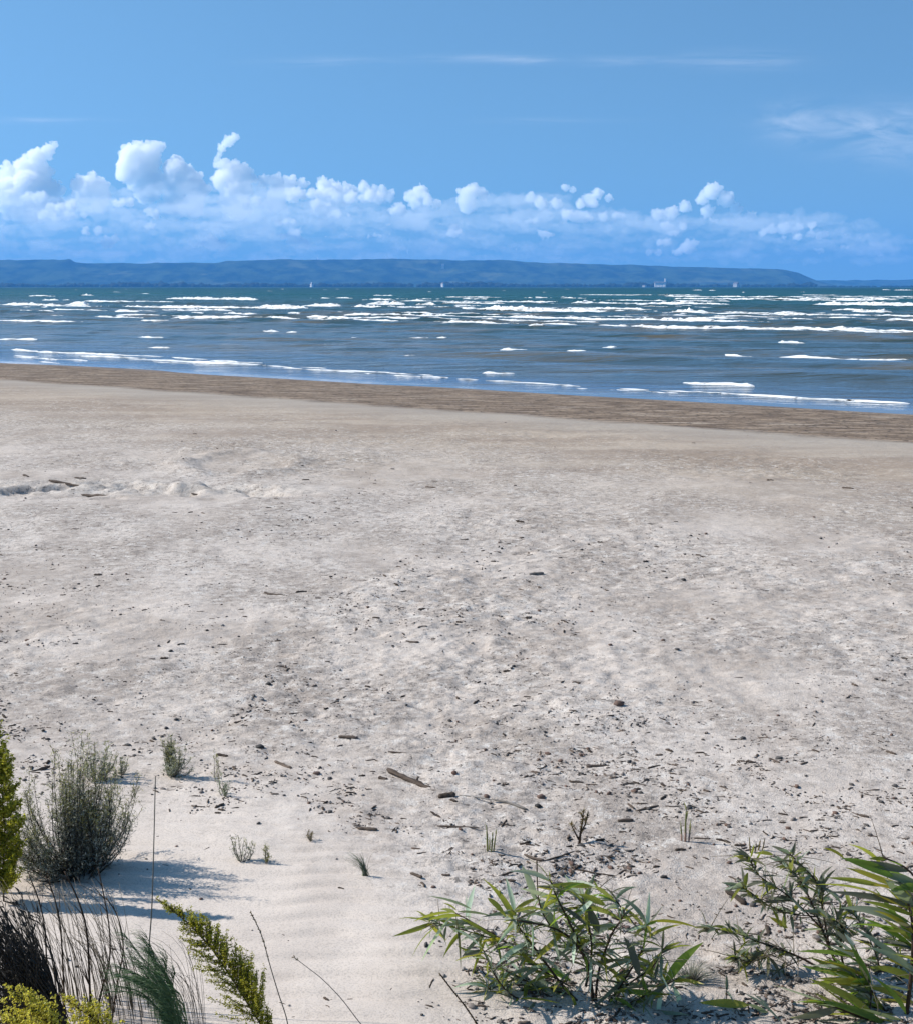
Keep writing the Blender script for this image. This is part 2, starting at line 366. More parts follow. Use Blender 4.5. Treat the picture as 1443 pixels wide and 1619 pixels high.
def build_water():
    rows = np.exp(np.linspace(math.log(18), math.log(17000), 760)); cols = np.linspace(-1, 1, 260)
    half = .60 * rows + 8
    X = cols[None] * half[:, None]; Y = np.repeat(rows[:, None], len(cols), 1)
    Z = swell(X, Y)
    o = link('lake_water', grid_mesh('lake_water', X, Y, Z, WATER)); tag(o, kind='structure')
build_water()

# ------------------------------------------------------------------ the far shore
def hill_material():
    m, nt, out = mat('wooded_hillside'); L = nt.links.new
    g = N(nt, 'ShaderNodeNewGeometry'); P = g.outputs['Position']
    p = N(nt, 'ShaderNodeBsdfPrincipled'); L(p.outputs[0], out.inputs[0]); p.inputs['Roughness'].default_value = 1; p.inputs['Specular IOR Level'].default_value = 0
    a = noise_(nt, mapv(nt, P, scale=(1, .5, 1)), .006, 7, .72); b = noise_(nt, mapv(nt, P, scale=(1, .6, 2.5)), .0022, 5, .6)
    c = mixc(nt, ramp(nt, a, [(.42, 0.0), (.58, 1.0)]), (.006, .018, .010), (.055, .085, .040))
    c = mixc(nt, ramp(nt, b, [(.57, 0.0), (.64, .5)]), c, (.16, .18, .09))
    L(c, p.inputs['Base Color']); return m
HILL = hill_material()
def ridge(name, prof, Y0, Y1, seed, us):
    U = np.array(us, float); top = np.interp(U, [p[0] for p in prof], [p[1] for p in prof])
    rows = np.concatenate([np.linspace(0, 1, 26), [1.25, 1.6]])
    X = []; Yy = []; Z = []
    for t in rows:
        Yr = Y0 + (Y1 - Y0) * t
        zt = (HOR - top) / FPX * Y1 + CAM_H
        f = min(t, 1.0)
        pr = .10 * sst(0, .25, f) + .55 * sst(.15, .8, f) + .35 * sst(.72, .98, f)
        x = (U - PW / 2) / FPX * Yr
        nz = fbm(x * .0011, np.full_like(x, Yr * .0009), 5, seed) * 26 * math.sin(math.pi * f) + fbm(x * .006, np.full_like(x, Yr * .003), 3, seed + 3) * 5 * (f > 0)
        X.append(x); Yy.append(np.full_like(x, Yr)); Z.append(zt * pr + (nz if t <= 1.0 else 0) - 2.0)
    o = link(name, grid_mesh(name, np.array(X), np.array(Yy), np.array(Z), HILL)); tag(o, kind='structure')
PROF = [(-400, 405), (-60, 411), (0, 412), (120, 411.5), (128, 416), (225, 417.5), (345, 415.5), (400, 412), (480, 411), (560, 410), (640, 409), (700, 411), (800, 412), (830, 414.5), (900, 417), (1000, 419.5), (1050, 421), (1140, 423.5), (1230, 426), (1255, 432), (1275, 441), (1292, 447), (1320, 452.5)]
ridge('escarpment_hills', PROF, 11500, 13500, 71, np.linspace(-400, 1320, 700))
ridge('far_hills', [(1150, 444), (1275, 443), (1340, 444), (1443, 441.5), (1900, 440)], 15500, 16500, 81, np.linspace(1150, 1900, 160))

def haze():
    m, nt, out = mat('haze_air'); L = nt.links.new
    p = N(nt, 'ShaderNodeVolumePrincipled'); p.inputs['Color'].default_value = HAZE_C + (1,); p.inputs['Density'].default_value = HAZE_D; p.inputs['Anisotropy'].default_value = 0.0
    L(p.outputs[0], out.inputs['Volume'])
    x0, x1, y0, y1, z0, z1 = -13000, 13000, -400, 18000, -6, 420
    mb = MB(); vs = [(x, y, z) for z in (z0, z1) for y in (y0, y1) for x in (x0, x1)]
    mb.add(vs, [(0, 2, 3, 1), (4, 5, 7, 6), (0, 1, 5, 4), (2, 6, 7, 3), (0, 4, 6, 2), (1, 3, 7, 5)])
    o = mb.build('haze', m, smooth=False); tag(o, kind='stuff')
HAZE_C, HAZE_D = (.13, .45, 1.0), 7.0e-5
haze()

# ------------------------------------------------------------------ clouds over the far shore
def cloud_material(name, dens):
    m, nt, out = mat(name); L = nt.links.new
    p = N(nt, 'ShaderNodeVolumePrincipled'); p.inputs['Color'].default_value = (1, 1, 1, 1); p.inputs['Density'].default_value = dens; p.inputs['Anisotropy'].default_value = 0.25
    L(p.outputs[0], out.inputs['Volume']); return m
VAPOUR = cloud_material('cumulus_vapour', .015); THIN_VAPOUR = cloud_material('cloud_bank_vapour', .0017)
def ico(sub):
    import bmesh
    bm = bmesh.new(); bmesh.ops.create_icosphere(bm, subdivisions=sub, radius=1)
    v = np.array([list(q.co) for q in bm.verts]); f = [tuple(x.index for x in q.verts) for q in bm.faces]; bm.free(); return v, f
ICO1 = ico(1); ICO2 = ico(2)
def vapour_mesh(name, mb, material, vox, amp, size):
    """merge overlapping puffs into one closed skin and roughen it into billows"""
    tmp = mb.build(name, material)
    md = tmp.modifiers.new('r', 'REMESH'); md.mode = 'VOXEL'; md.voxel_size = vox
    dg = bpy.context.evaluated_depsgraph_get()
    me = bpy.data.meshes.new_from_object(tmp.evaluated_get(dg)); old = tmp.data
    tmp.modifiers.clear(); tmp.data = me; bpy.data.meshes.remove(old)
    n = len(me.vertices); co = np.empty(n * 3, np.float32); me.vertices.foreach_get('co', co); co = co.reshape(-1, 3)
    no = np.empty(n * 3, np.float32); me.vertices.foreach_get('normal', no); no = no.reshape(-1, 3)
    d = np.array([mnoise.fractal(Vector(p) / size, .75, 2.15, 5) for p in co.tolist()])
    b = np.array([abs(mnoise.noise(Vector(p) / (size * .42))) for p in co.tolist()])
    co = co + no * (np.clip(d, -1.6, 1.6) * amp + (b - .25) * amp * 1.1)[:, None]
    me.vertices.foreach_set('co', co.astype(np.float32).ravel()); me.update()
    return tmp
def cumulus(puffs, label, Y=22500, seed=0):
    k = Y / FPX; mb = MB(); r_ = random.Random(seed); pu = list(puffs)
    if seed < 14:                                 # the heads stand on a common body that sinks into the bank
        base = [(u + r_.uniform(-.6, .6) * r, v + q * r, r * r_.uniform(.8, 1.05)) for (u, v, r) in puffs if r > 10 for q in (.9, 1.7)]; puffs = list(puffs) + base; pu += base
    for (u, v, r) in puffs:                       # smaller heads budding from each puff
        for _ in range(14):
            a = r_.uniform(-.4, math.pi + .4); q = r * r_.uniform(.75, 1.08)
            pu.append((u + q * math.cos(a), v - q * math.sin(a), r * r_.uniform(.16, .42)))
    for (u, v, r) in pu:
        c = at_depth(u, v, Y); R = r * k; c.y += r_.uniform(-1, 1) * R * .8
        mb.add((ICO2[0] * R * np.array([1, 1.1, .95]) + np.array(c)).tolist(), ICO2[1])
    o = vapour_mesh('cumulus_cloud', mb, VAPOUR, 9.0, 30, 78)
    tag(o, label, 'cloud', 'cumulus clouds over the far hills'); return o
CLOUDS = [
 ([(16, 275, 17), (40, 263, 16), (62, 249, 15), (77, 237, 10), (84, 230, 6), (50, 292, 24), (20, 300, 22), (80, 300, 18)], 'bright white cumulus at the left edge of the sky, leaning up to a blunt tip'),
 ([(140, 288, 14), (125, 292, 12), (155, 296, 16)], 'low flat cumulus between the left edge cloud and the tall square headed one'),
 ([(212, 246, 18), (236, 244, 18), (255, 231, 7), (202, 262, 15), (230, 268, 22), (222, 228, 6)], 'tall white cumulus with a squarish head and a small horn'),
 ([(282, 270, 19), (304, 282, 14), (275, 292, 22), (312, 298, 18)], 'rounded cumulus standing just right of the square headed one'),
 ([(372, 216, 6.5), (364, 221, 8), (358, 227, 7.5), (352, 235, 6.5), (348, 244, 5), (345, 252, 5), (342, 260, 6), (366, 272, 18), (387, 270, 12), (355, 286, 18), (376, 298, 20)], 'cumulus with a thin chimney of cloud leaning from its top'),
 ([(418, 288, 10), (436, 286, 11), (458, 289, 11), (478, 291, 9), (440, 300, 14)], 'ragged cumulus with a dark hollow, right of the chimney cloud'),
 ([(512, 293, 12), (528, 298, 12), (548, 302, 11), (520, 310, 15)], 'small double headed cumulus left of the low bright row'),
 ([(575, 297, 10), (592, 302, 9), (604, 299, 7), (560, 304, 9), (615, 310, 9)], 'low bright row of small cumulus heads'),
 ([(662, 302, 11), (648, 310, 9), (672, 310, 8)], 'single small cumulus head left of the centre of the bank'),
 ([(738, 306, 13), (750, 301, 10), (762, 308, 9), (730, 318, 8)], 'small cumulus with a curled bright left edge at the middle of the bank'),
 ([(838, 312, 8), (850, 318, 8), (862, 322, 6)], 'dim cumulus patch sloping down to the right'),
 ([(893, 297, 6), (905, 301, 5)], 'tiny bright cumulus scrap above the bank'),
 ([(930, 314, 9), (944, 306, 9), (962, 312, 7), (938, 322, 6)], 'small bright cumulus right of the tiny scrap'),
 ([(905, 344, 7), (925, 342, 8), (890, 348, 6)], 'faint low cumulus under the small bright one'),
 ([(1126, 303, 13), (1108, 316, 9), (1147, 316, 13), (1084, 327, 9), (1118, 334, 10), (1164, 332, 10), (1186, 342, 8)], 'broad white cumulus standing alone right of the bank'),
 ([(1240, 362, 10), (1220, 362, 7), (1256, 364, 6)], 'small flat cumulus low on the right, beside the lone broad one'),
 ([(1086, 392, 11), (1098, 384, 6), (1070, 398, 7)], 'faint small cumulus just above the right part of the hills'),
 ([(465, 378, 11), (482, 386, 9), (448, 374, 6)], 'pale cumulus scrap low over the middle of the hills'),
 ([(335, 385, 12), (350, 387, 9), (320, 384, 7)], 'pale low cumulus over the left part of the hills'),
 ([(172, 384, 10), (182, 378, 6)], 'small pale cumulus scrap low over the left shore'),
]
for i, (pf, lb) in enumerate(CLOUDS): cumulus(pf, lb, seed=i + 1)
r_c = random.Random(91)
for i in range(44):                              # small ragged heads all along the bank, standing a little nearer than it
    u_ = r_c.uniform(-30, 1180) if i < 38 else r_c.uniform(1180, 1400); v_ = np.interp(u_, [0, 400, 900, 1100, 1400], [305, 305, 318, 345, 365]) + r_c.random() ** 1.5 * 75; q_ = r_c.uniform(.5, 1.0) * (1.0 if v_ < 345 else .7)
    cumulus([(u_ + r_c.uniform(-1, 1) * 24 * q_, v_ + r_c.uniform(-.5, .5) * 7 * q_, r_c.uniform(5, 11) * q_) for _ in range(r_c.choice((3, 4, 5)))], 'small ragged white cloud within the cloud bank', Y=18900 + 40 * i, seed=200 + i)['group'] = 'ragged small clouds in the cloud bank'
def cloud_bank():
    r_ = random.Random(5); mb = MB()
    tops = [(0, 286), (100, 288), (250, 282), (350, 282), (600, 300), (850, 302), (1000, 326), (1100, 340), (1250, 330), (1330, 330), (1400, 368), (1500, 380)]
    for i in range(760):
        u = r_.uniform(-220, 1420); t = np.interp(u, [q[0] for q in tops], [q[1] for q in tops])
        v = t + 10 + (404 - t) * r_.random() ** .8
        if u > 1000 and r_.random() < .35: continue
        Y = r_.uniform(19200, 21300); k = Y / FPX
        h = r_.uniform(5, 12) if v < 360 else r_.uniform(3, 8); l = h * r_.uniform(1.6, 5.0)
        for _ in range(3):
            c = at_depth(u + r_.uniform(-l, l), v + r_.uniform(-.5, .5) * h, Y)
            mb.add((ICO2[0] * np.array([l * k * r_.uniform(.5, 1), h * k * 1.1, h * k * r_.uniform(.6, 1)]) + np.array(c)).tolist(), ICO2[1])
    o = vapour_mesh('cloud_bank', mb, THIN_VAPOUR, 24.0, 40, 130)
    tag(o, 'long hazy blue grey bank of cloud lying above the far hills', 'cloud bank', kind='stuff')
cloud_bank()

# ------------------------------------------------------------------ breaking waves
def foam_material():
    m, nt, out = mat('wave_foam'); L = nt.links.new
    g = N(nt, 'ShaderNodeNewGeometry'); p = N(nt, 'ShaderNodeBsdfPrincipled'); L(p.outputs[0], out.inputs[0])
    n = noise_(nt, mapv(nt, g.outputs['Position'], scale=(.6, 1, 1.6)), 1.6, 5, .65)
    c = mixc(nt, ramp(nt, n, [(.36, 0.0), (.50, 1.0)]), (.44, .44, .42), (.86, .87, .87)); L(c, p.inputs['Base Color'])
    p.inputs['Roughness'].default_value = .85; p.inputs['Specular IOR Level'].default_value = .2
    lace = noise_(nt, mapv(nt, g.outputs['Position'], rot=(0, 0, -math.atan2(SHORE_T.y, SHORE_T.x)), scale=(.45, 1.1, 1.3)), 2.6, 5, .7)
    L(ramp(nt, lace, [(.35, 0.0), (.42, 1.0)]), p.inputs['Alpha'])     # lacy holes show the water beneath
    L(bump_(nt, n, .6, .1), p.inputs['Normal']); return m
FOAM = foam_material()
def breaker(u0, u1, v, th, label, group=None, flat=False, seed=0):
    r_ = np.random.default_rng(seed + 100)
    uc = (u0 + u1) / 2; P = on_level(uc, v, 0.05); Y = P.y
    # ends along the shore-parallel crest that passes through P
    def end(u):
        d = ray(u, HOR); a = d.x / d.y                     # the column of that pixel: x = a*y
        t = (a * P.y - P.x) / (SHORE_T.x - a * SHORE_T.y); return t
    t0, t1 = end(u0), end(u1)
    n = int(np.clip((t1 - t0) / .22, 14, 260)); t = np.linspace(t0, t1, n)
    H = th * Y / FPX * (.54 if not flat else .36); W = H * (3.0 if not flat else 7.0) + (.15 if flat else .3)
    q = np.linspace(0, 1, n); tap = np.minimum(1, np.minimum(q, 1 - q) * (u1 - u0) / (6 + .12 * min(u1 - u0, 120))) ** .6
    nz = .55 * r_.normal(size=max(4, n // 9)); nz = np.interp(q, np.linspace(0, 1, len(nz)), nz)
    nf = np.convolve(r_.normal(size=n + 4), np.ones(3) / 3, 'same')[2:-2]
    h = H * tap * (np.clip(.85 + .45 * nz + .45 * nf, .10, 1.45) if flat else np.clip(.78 + .22 * nz + .26 * nf, .08, 1.4))
    prof = np.array([(-.55, -.05), (-.3, .45), (-.1, .9), (0, 1), (.12, .88), (.3, .5), (.6, .22), (1.0, -.02)])
    wv = np.interp(q, np.linspace(0, 1, max(4, n // 14)), r_.normal(size=max(4, n // 14))) * W * .45
    X = np.zeros((n, len(prof))); Yy = X.copy(); Z = X.copy()
    for j, (d, hh) in enumerate(prof):
        jit = r_.normal(size=n) * W * .07
        dd = d * W * (.5 + .5 * tap) + wv + jit
        X[:, j] = P.x + SHORE_T.x * t + SHORE_N.x * dd; Yy[:, j] = P.y + SHORE_T.y * t + SHORE_N.y * dd
        Z[:, j] = h * hh * (1 + .18 * r_.normal(size=n)) 
    zb = swell(X, Yy); Z += zb - .01
    o = link('breaking_wave', grid_mesh('breaking_wave', X, Yy, Z, FOAM)); tag(o, label, 'wave', group); return o
SURF = 'white breakers in the offshore surf'; CAPS = 'tiny whitecaps near the horizon'; LONE = 'lone small whitecaps in the calmer water'
UNIQ = [
 (5, 205, 555, 6, 'frothy white wash line breaking on the beach at the left edge', True),
 (0, 95, 563.5, 4, 'second thin line of wash closest to the wet sand at the left edge', True),
 (195, 415, 569, 5, 'long thin white wash line left of centre, near the wet sand', True),
 (436, 640, 583, 4.5, 'thin white wash line near the wet sand just left of centre', True),
 (680, 950, 601, 4, 'thin white wash line near the wet sand just right of centre', True),
 (985, 1460, 622, 5, 'longest thin wash line, running along the wet sand to the right edge', True),
 (1075, 1205, 604, 9, 'short bright breaker close to the beach on the right', False),
 (768, 806, 585, 6, 'very short bright white crest close to the beach in the middle', False),
 (1220, 1445, 564, 6, 'low white breaker reaching the right edge between the surf and the beach', False),
 (267, 408, 473, 7, 'lumpy white breaker on the left, farthest out of the large ones', False),
 (1280, 1460, 521, 8, 'broad bright breaker at the right edge, nearest line of the offshore surf', False),
 (1288, 1460, 482, 8, 'bright thick breaker at the right edge, upper line of the offshore surf', False),
 (280, 480, 503, 4.5, 'long low white breaker on the left, nearest line of the offshore surf', False),
 (0, 52, 534, 5, 'short white breaker cut by the left edge in the calmer water', False),
]
SURFS = [(480, 962, 505.5, 3.6), (858, 1300, 516, 4), (700, 1150, 503.5, 4), (756, 1212, 490.5, 4), (276, 724, 505, 3.8), (560, 1000, 486.5, 3), (90, 470, 485.5, 3.2), (985, 1460, 520, 4), (0, 112, 482, 6), (0, 92, 491, 4), (107, 142, 481, 10), (130, 322, 485, 4.5), (322, 430, 486, 4), (181, 222, 492, 4), (143, 230, 500, 4.5), (220, 265, 506, 2.5), (75, 108, 498, 3), (400, 482, 486, 8),
 (295, 322, 494, 4), (338, 442, 496, 7), (455, 482, 496, 4), (568, 632, 474, 4), (595, 624, 467, 4), (645, 672, 474, 3), (480, 542, 484, 9), (553, 692, 486, 8), (583, 642, 481, 10), (660, 686, 482, 8), (706, 796, 480, 4.5),
 (774, 872, 477, 4.5), (723, 782, 488, 5), (758, 960, 490.5, 8), (590, 718, 499, 7), (480, 720, 507, 4.5), (700, 792, 512, 6), (792, 962, 503, 6), (705, 902, 509, 3.5), (840, 862, 515, 4), (862, 1000, 513, 6), (908, 962, 479, 8),
 (543, 577, 500, 4), (1005, 1112, 480.5, 6), (958, 1102, 491, 4.5), (1048, 1120, 491.5, 9), (958, 1002, 504, 4.5), (998, 1132, 505, 10), (1130, 1212, 506, 4.5), (998, 1152, 518.5, 7), (1108, 1290, 517, 7), (1228, 1282, 495.5, 5), (1322, 1384, 475, 5),
 (1346, 1412, 493, 9), (1403, 1460, 507, 4.5), (43, 84, 468.3, 2.5), (63, 92, 474, 4), (125, 149, 467, 3.5), (98, 109, 474, 3), (140, 200, 477, 2.5), (225, 257, 477, 2.5)]
LONES = [(211, 251, 531, 5), (237, 263, 547.5, 6), (420, 439, 522, 5), (453, 468, 524, 3), (657, 675, 532, 4), (690, 703, 532, 4), (798, 830, 549, 5), (892, 937, 552, 4), (1233, 1277, 541, 5), (1137, 1202, 558, 4), (958, 976, 548, 5), (505, 514, 541, 4), (560, 566, 532, 3), (640, 650, 558, 3)]
CAPL = [(119, 122, 458), (179, 189, 461.5), (198, 200, 457), (222, 230, 464), (51, 56, 461), (330, 334, 460), (424, 431, 460), (443, 448, 457), (512, 516, 458), (532, 536, 457), (677, 682, 461), (715, 718, 456.5), (733, 736, 467), (795, 800, 459), (858, 864, 462), (895, 899, 457), (844, 858, 469.5), (884, 898, 469.5),
 (483, 496, 471), (505, 524, 471), (527, 558, 471), (1014, 1024, 466), (1014, 1030, 475), (1095, 1110, 458.5), (1120, 1132, 459), (1172, 1178, 462), (1254, 1259, 464), (1266, 1275, 461.5), (1395, 1408, 458), (1412, 1443, 458.5), (1283, 1288, 475)]
r_w = random.Random(77)
for i in range(62):                              # the thinner crests between the big ones
    v_ = r_w.choice((r_w.uniform(474, 512), r_w.uniform(478, 506), r_w.uniform(466, 480))); l_ = r_w.uniform(60, 330) * (.5 + (v_ - 460) / 60); u_ = r_w.uniform(-40, 1460 - l_ * .6) if r_w.random() < .45 else r_w.uniform(500, 1460 - l_ * .6); SURFS.append((u_, u_ + l_, v_, r_w.uniform(1.5, 2.8)))
WASH = [(150, 260, 559, 2.5), (250, 380, 565, 3), (590, 700, 588, 2.5), (700, 830, 598, 3), (820, 930, 606, 2.5), (1090, 1200, 618, 3), (1270, 1380, 630, 3), (40, 130, 571, 2), (0, 60, 560, 3), (60, 140, 566, 2.5), (120, 230, 562, 3), (230, 330, 571, 2.5), (400, 520, 577, 3), (520, 600, 586, 2.5), (620, 720, 592, 3), (900, 1010, 612, 3), (1180, 1290, 624, 3), (1330, 1460, 636, 3), (1000, 1090, 616, 2.5), (330, 420, 568, 2.5)]
k = 0
for a_, b_, v_, t_ in WASH: k += 1; breaker(a_, b_, v_, t_, 'thin broken streak of wash along the wet sand', 'thin streaks of wash on the beach edge', True, k + 500)
for a_, b_, v_, t_, lb, fl in UNIQ: k += 1; breaker(a_, b_, v_, t_, lb, None, fl, k)
for a_, b_, v_, t_ in SURFS: k += 1; breaker(a_, b_, v_, t_ * 1.05, 'white breaker among the crowded lines of the offshore surf', SURF, False, k)
for a_, b_, v_, t_ in LONES: k += 1; breaker(a_, b_, v_, t_, 'lone small whitecap between the offshore surf and the beach wash', LONE, False, k)
for a_, b_, v_ in CAPL: k += 1; breaker(a_, b_, v_, 2.2, 'tiny whitecap on the dark teal water near the far shore', CAPS, False, k)

# ------------------------------------------------------------------ far shore: trees and buildings
def plain(name, col, rough=.9, spec=.2):
    m, nt, out = mat(name); L = nt.links.new
    g = N(nt, 'ShaderNodeNewGeometry'); p = N(nt, 'ShaderNodeBsdfPrincipled'); L(p.outputs[0], out.inputs[0])
    n = noise_(nt, g.outputs['Position'], 30, 4, .6)
    c = mixc(nt, n, tuple(x * .75 for x in col), tuple(min(1, x * 1.25) for x in col)); L(c, p.inputs['Base Color'])
    p.inputs['Roughness'].default_value = rough; p.inputs['Specular IOR Level'].default_value = spec; return m
def far_trees():
    m = plain('far_woods', (.010, .022, .016)); r_ = random.Random(3); mb = MB()
    for i in range(1500):
        u = r_.uniform(-350, 1800); Y = r_.uniform(8200, 8900)
        big = fbm(np.array([u * .012]), np.array([0.3]), 3, 90)[0]
        top = 449.2 - 1.6 * big - r_.uniform(0, 2.4); 
        if u > 1290: top = 451.5 - r_.uniform(0, 1)
        R = (HOR - top) / FPX * Y * .62; c = at_depth(u, HOR, Y); 
        mb.add((ICO1[0] * np.array([R * r_.uniform(.9, 2.4), R, R * 1.15]) * (1 + .2 * rng.normal(size=(len(ICO1[0]), 1))) + np.array([c.x, c.y, R * .6])).tolist(), ICO1[1])
    o = mb.build('far_woods', m); tag(o, 'dark line of woods along the far shore under the hills', 'woods', kind='stuff')
far_trees()
WHITE = plain('white_render', (.78, .77, .74)); GREYW = plain('grey_render', (.45, .46, .47)); DARKW = plain('dark_window', (.05, .06, .07)); ROOFM = plain('slate_roof', (.16, .14, .14))
def box(mb, c, sx_, sy_, sz_):
    x, y, z = c; v = [(x + a * sx_ / 2, y + b * sy_ / 2, z + d * sz_) for d in (0, 1) for b in (-1, 1) for a in (-1, 1)]
    mb.add(v, [(0, 2, 3, 1), (4, 5, 7, 6), (0, 1, 5, 4), (2, 6, 7, 3), (0, 4, 6, 2), (1, 3, 7, 5)])
def building(name, u, vb, wpx, hpx, label, cat, tower=None, Y=8100, m=None, silos=0):
    k = Y / FPX; b = at_depth(u, HOR, Y); W, H = wpx * k, hpx * k
    root = empty(name, (b.x, b.y, .5), rad(-35 if silos else -52)); tag(root, label, cat)
    mb = MB()
    if silos:
        for i in range(silos):
            x = -W / 2 + (i + .5) * W / silos; r = W / silos * .5
            mb.tube([(x, 0, -1), (x, 0, H)], r, r, 14)
    else: box(mb, (0, 0, -1), W, W * .6, H + 1)
    mb.build('wall', m or WHITE, root, smooth=False)
    rm = MB()
    if silos: box(rm, (0, 0, H + .02), W * .98, W * .28, H * .16)
    else:
        y = W * .33; x = W * .53; z = H + .02
        rm.add([(-x, -y, z), (x, -y, z), (x, y, z), (-x, y, z), (-x, 0, z + H * .3), (x, 0, z + H * .3)], [(0, 1, 5, 4), (2, 3, 4, 5), (0, 4, 3), (1, 2, 5), (0, 3, 2, 1)])
    rm.build('roof', GREYW if silos else ROOFM, root, smooth=False)
    if tower:
        tx, tw, th = tower; t = MB(); box(t, (tx * k, 0, H * .2), tw * k, tw * k, th * k - H * .2); t.build('tower', m or WHITE, root, smooth=False)
    for i in range(5 if not silos else 3):
        wn = MB(); box(wn, (-W * .4 + W * .8 * i / (4 if not silos else 2), -(W * .3 if not silos else W * .15) - .1, H * .55 if not silos else H * 1.04), W * .06, .3, H * .15 if not silos else H * .06)
        wn.build('window', DARKW, root, smooth=False)
building('grain_terminal', 1043, 455, 20, 7.0, 'pale grain terminal of joined silos with a slim tower, on the far shore', 'grain terminal', tower=(8.5, 2.2, 13), silos=8)
building('shore_tower', 493, 450, 5.0, 4.5, 'small white shore building with a square tower left of the middle of the far shore', 'building', tower=(1.0, 2.4, 7.5))
building('shore_house', 1163, 453, 8, 5.5, 'pale box shaped building on the far shore right of the grain terminal', 'building', m=GREYW)
building('shore_house', 700, 446, 5, 5.5, 'tiny white house among the trees at the middle of the far shore', 'house')
building('shore_house', 1018, 453, 6, 2.5, 'low pale shed on the far shore just left of the grain terminal', 'shed', m=GREYW)
def hill_house():
    Y = 12900; p = at_depth(700, 419, Y); k = Y / FPX; root = empty('hill_house', (p.x, p.y, p.z - 3)); tag(root, 'white house high on the wooded hillside', 'house')
    a = MB(); box(a, (0, 0, -30), 4 * k, 2 * k, 30 + 2 * k); a.build('wall', WHITE, root, smooth=False)
    x, y, z = 2.2 * k, 1.2 * k, 2.02 * k; rm = MB(); rm.add([(-x, -y, z), (x, -y, z), (x, y, z), (-x, y, z), (-x, 0, z + k * .5), (x, 0, z + k * .5)], [(0, 1, 5, 4), (2, 3, 4, 5), (0, 4, 3), (1, 2, 5), (0, 3, 2, 1)]); rm.build('roof', GREYW, root, smooth=False)
hill_house()

# ------------------------------------------------------------------ driftwood, stones and drift litter
def wood_material(name, a, b):
    m, nt, out = mat(name); L = nt.links.new
    tc = N(nt, 'ShaderNodeTexCoord'); g = N(nt, 'ShaderNodeNewGeometry'); oi = N(nt, 'ShaderNodeObjectInfo')
    p = N(nt, 'ShaderNodeBsdfPrincipled'); L(p.outputs[0], out.inputs[0])
    n = noise_(nt, mapv(nt, tc.outputs['Object'], scale=(12, 90, 90)), 1.0, 5, .65)
    c = mixc(nt, ramp(nt, n, [(.3, 0.0), (.7, 1.0)]), a, b)
    v = math_(nt, 'MULTIPLY_ADD', math_(nt, 'FRACT', math_(nt, 'ADD', oi.outputs['Random'], g.outputs['Random Per Island'])), 1.1, .5)
    cm = N(nt, 'ShaderNodeCombineXYZ'); L(v, cm.inputs[0]); L(v, cm.inputs[1]); L(v, cm.inputs[2])
    L(mixc(nt, 1.0, c, cm.outputs[0], 'MULTIPLY'), p.inputs['Base Color']); p.inputs['Roughness'].default_value = .9; p.inputs['Specular IOR Level'].default_value = .15
    L(bump_(nt, n, .5, .003), p.inputs['Normal']); return m
WOOD = wood_material('weathered_wood', (.035, .026, .02), (.13, .10, .08))
GREYWOOD = wood_material('grey_driftwood', (.10, .09, .08), (.26, .235, .21))
def stone_material(name, cols):
    m, nt, out = mat(name); L = nt.links.new
    tc = N(nt, 'ShaderNodeTexCoord'); g = N(nt, 'ShaderNodeNewGeometry'); oi = N(nt, 'ShaderNodeObjectInfo')
    p = N(nt, 'ShaderNodeBsdfPrincipled'); L(p.outputs[0], out.inputs[0])
    r = math_(nt, 'FRACT', math_(nt, 'ADD', oi.outputs['Random'], g.outputs['Random Per Island']))
    c = ramp(nt, r, [(i / len(cols), q) for i, q in enumerate(cols)], 'CONSTANT')
    n = noise_(nt, tc.outputs['Object'], 60, 4, .6)
    c = mixc(nt, math_(nt, 'MULTIPLY', ramp(nt, n, [(.35, 1.0), (.6, 0.0)]), .5), c, (.05, .045, .04)); L(c, p.inputs['Base Color'])
    p.inputs['Roughness'].default_value = .8; L(bump_(nt, n, .4, .002), p.inputs['Normal']); return m
STONE = stone_material('beach_stone', [(.10, .085, .075), (.06, .052, .048), (.24, .20, .175), (.15, .085, .06), (.04, .036, .034), (.30, .27, .25), (.085, .075, .068)])
BROWNSTONE = stone_material('brown_stone', [(.16, .085, .06), (.13, .075, .055)]); BLACKSTONE = stone_material('black_stone', [(.022, .02, .019), (.028, .025, .023)])

def stick_mesh(L, r, seed, bend=.06, sides=7, n=9, flat=.75, stub=False):
    """a broken piece of wood along x: uneven girth, bent, ragged pointed ends, perhaps a stub of a side branch"""
    r_ = random.Random(seed); mb = MB(); pts = []; rs = []
    for i in range(n):
        q = i / (n - 1); pts.append(Vector(((q - .5) * L, bend * L * math.sin(math.pi * q + seed) * r_.uniform(.6, 1.2) + r_.uniform(-.2, .2) * r, r * flat * .55 + r_.uniform(-.15, .15) * r)))
        e = min(q, 1 - q) * n; rs.append(r * (min(1, .62 + .4 * e)) * r_.uniform(.75, 1.2))
    mb.tube(pts, 0, sides=sides, rs=rs)
    if stub:
        b = pts[int(n * .62)]; mb.tube([b, b + Vector((.3 * r, .5 * r, 1.3 * r)), b + Vector((.5 * r, .9 * r, 2.4 * r))], 0, sides=6, rs=[r * .6, r * .45, r * .3])
    mb.v = [(x, y * 1.0, z * flat) for x, y, z in mb.v]; return mb
def stone_mesh(r, seed, sub=2, flat=.65):
    r_ = np.random.default_rng(seed); v, f = (ICO2 if sub == 2 else ICO1); d = np.array([mnoise.noise(Vector(q) * 1.3 + Vector((seed * 3.1, 0, 0))) + .4 * mnoise.noise(Vector(q) * 3 + Vector((0, seed, 0))) for q in v.tolist()])
    V = v * r * (1 + .42 * d)[:, None] * np.array([r_.uniform(.9, 1.35), r_.uniform(.75, 1.1), flat]); V[:, 2] += r * flat * .45
    mb = MB(); mb.add(V.tolist(), f); return mb
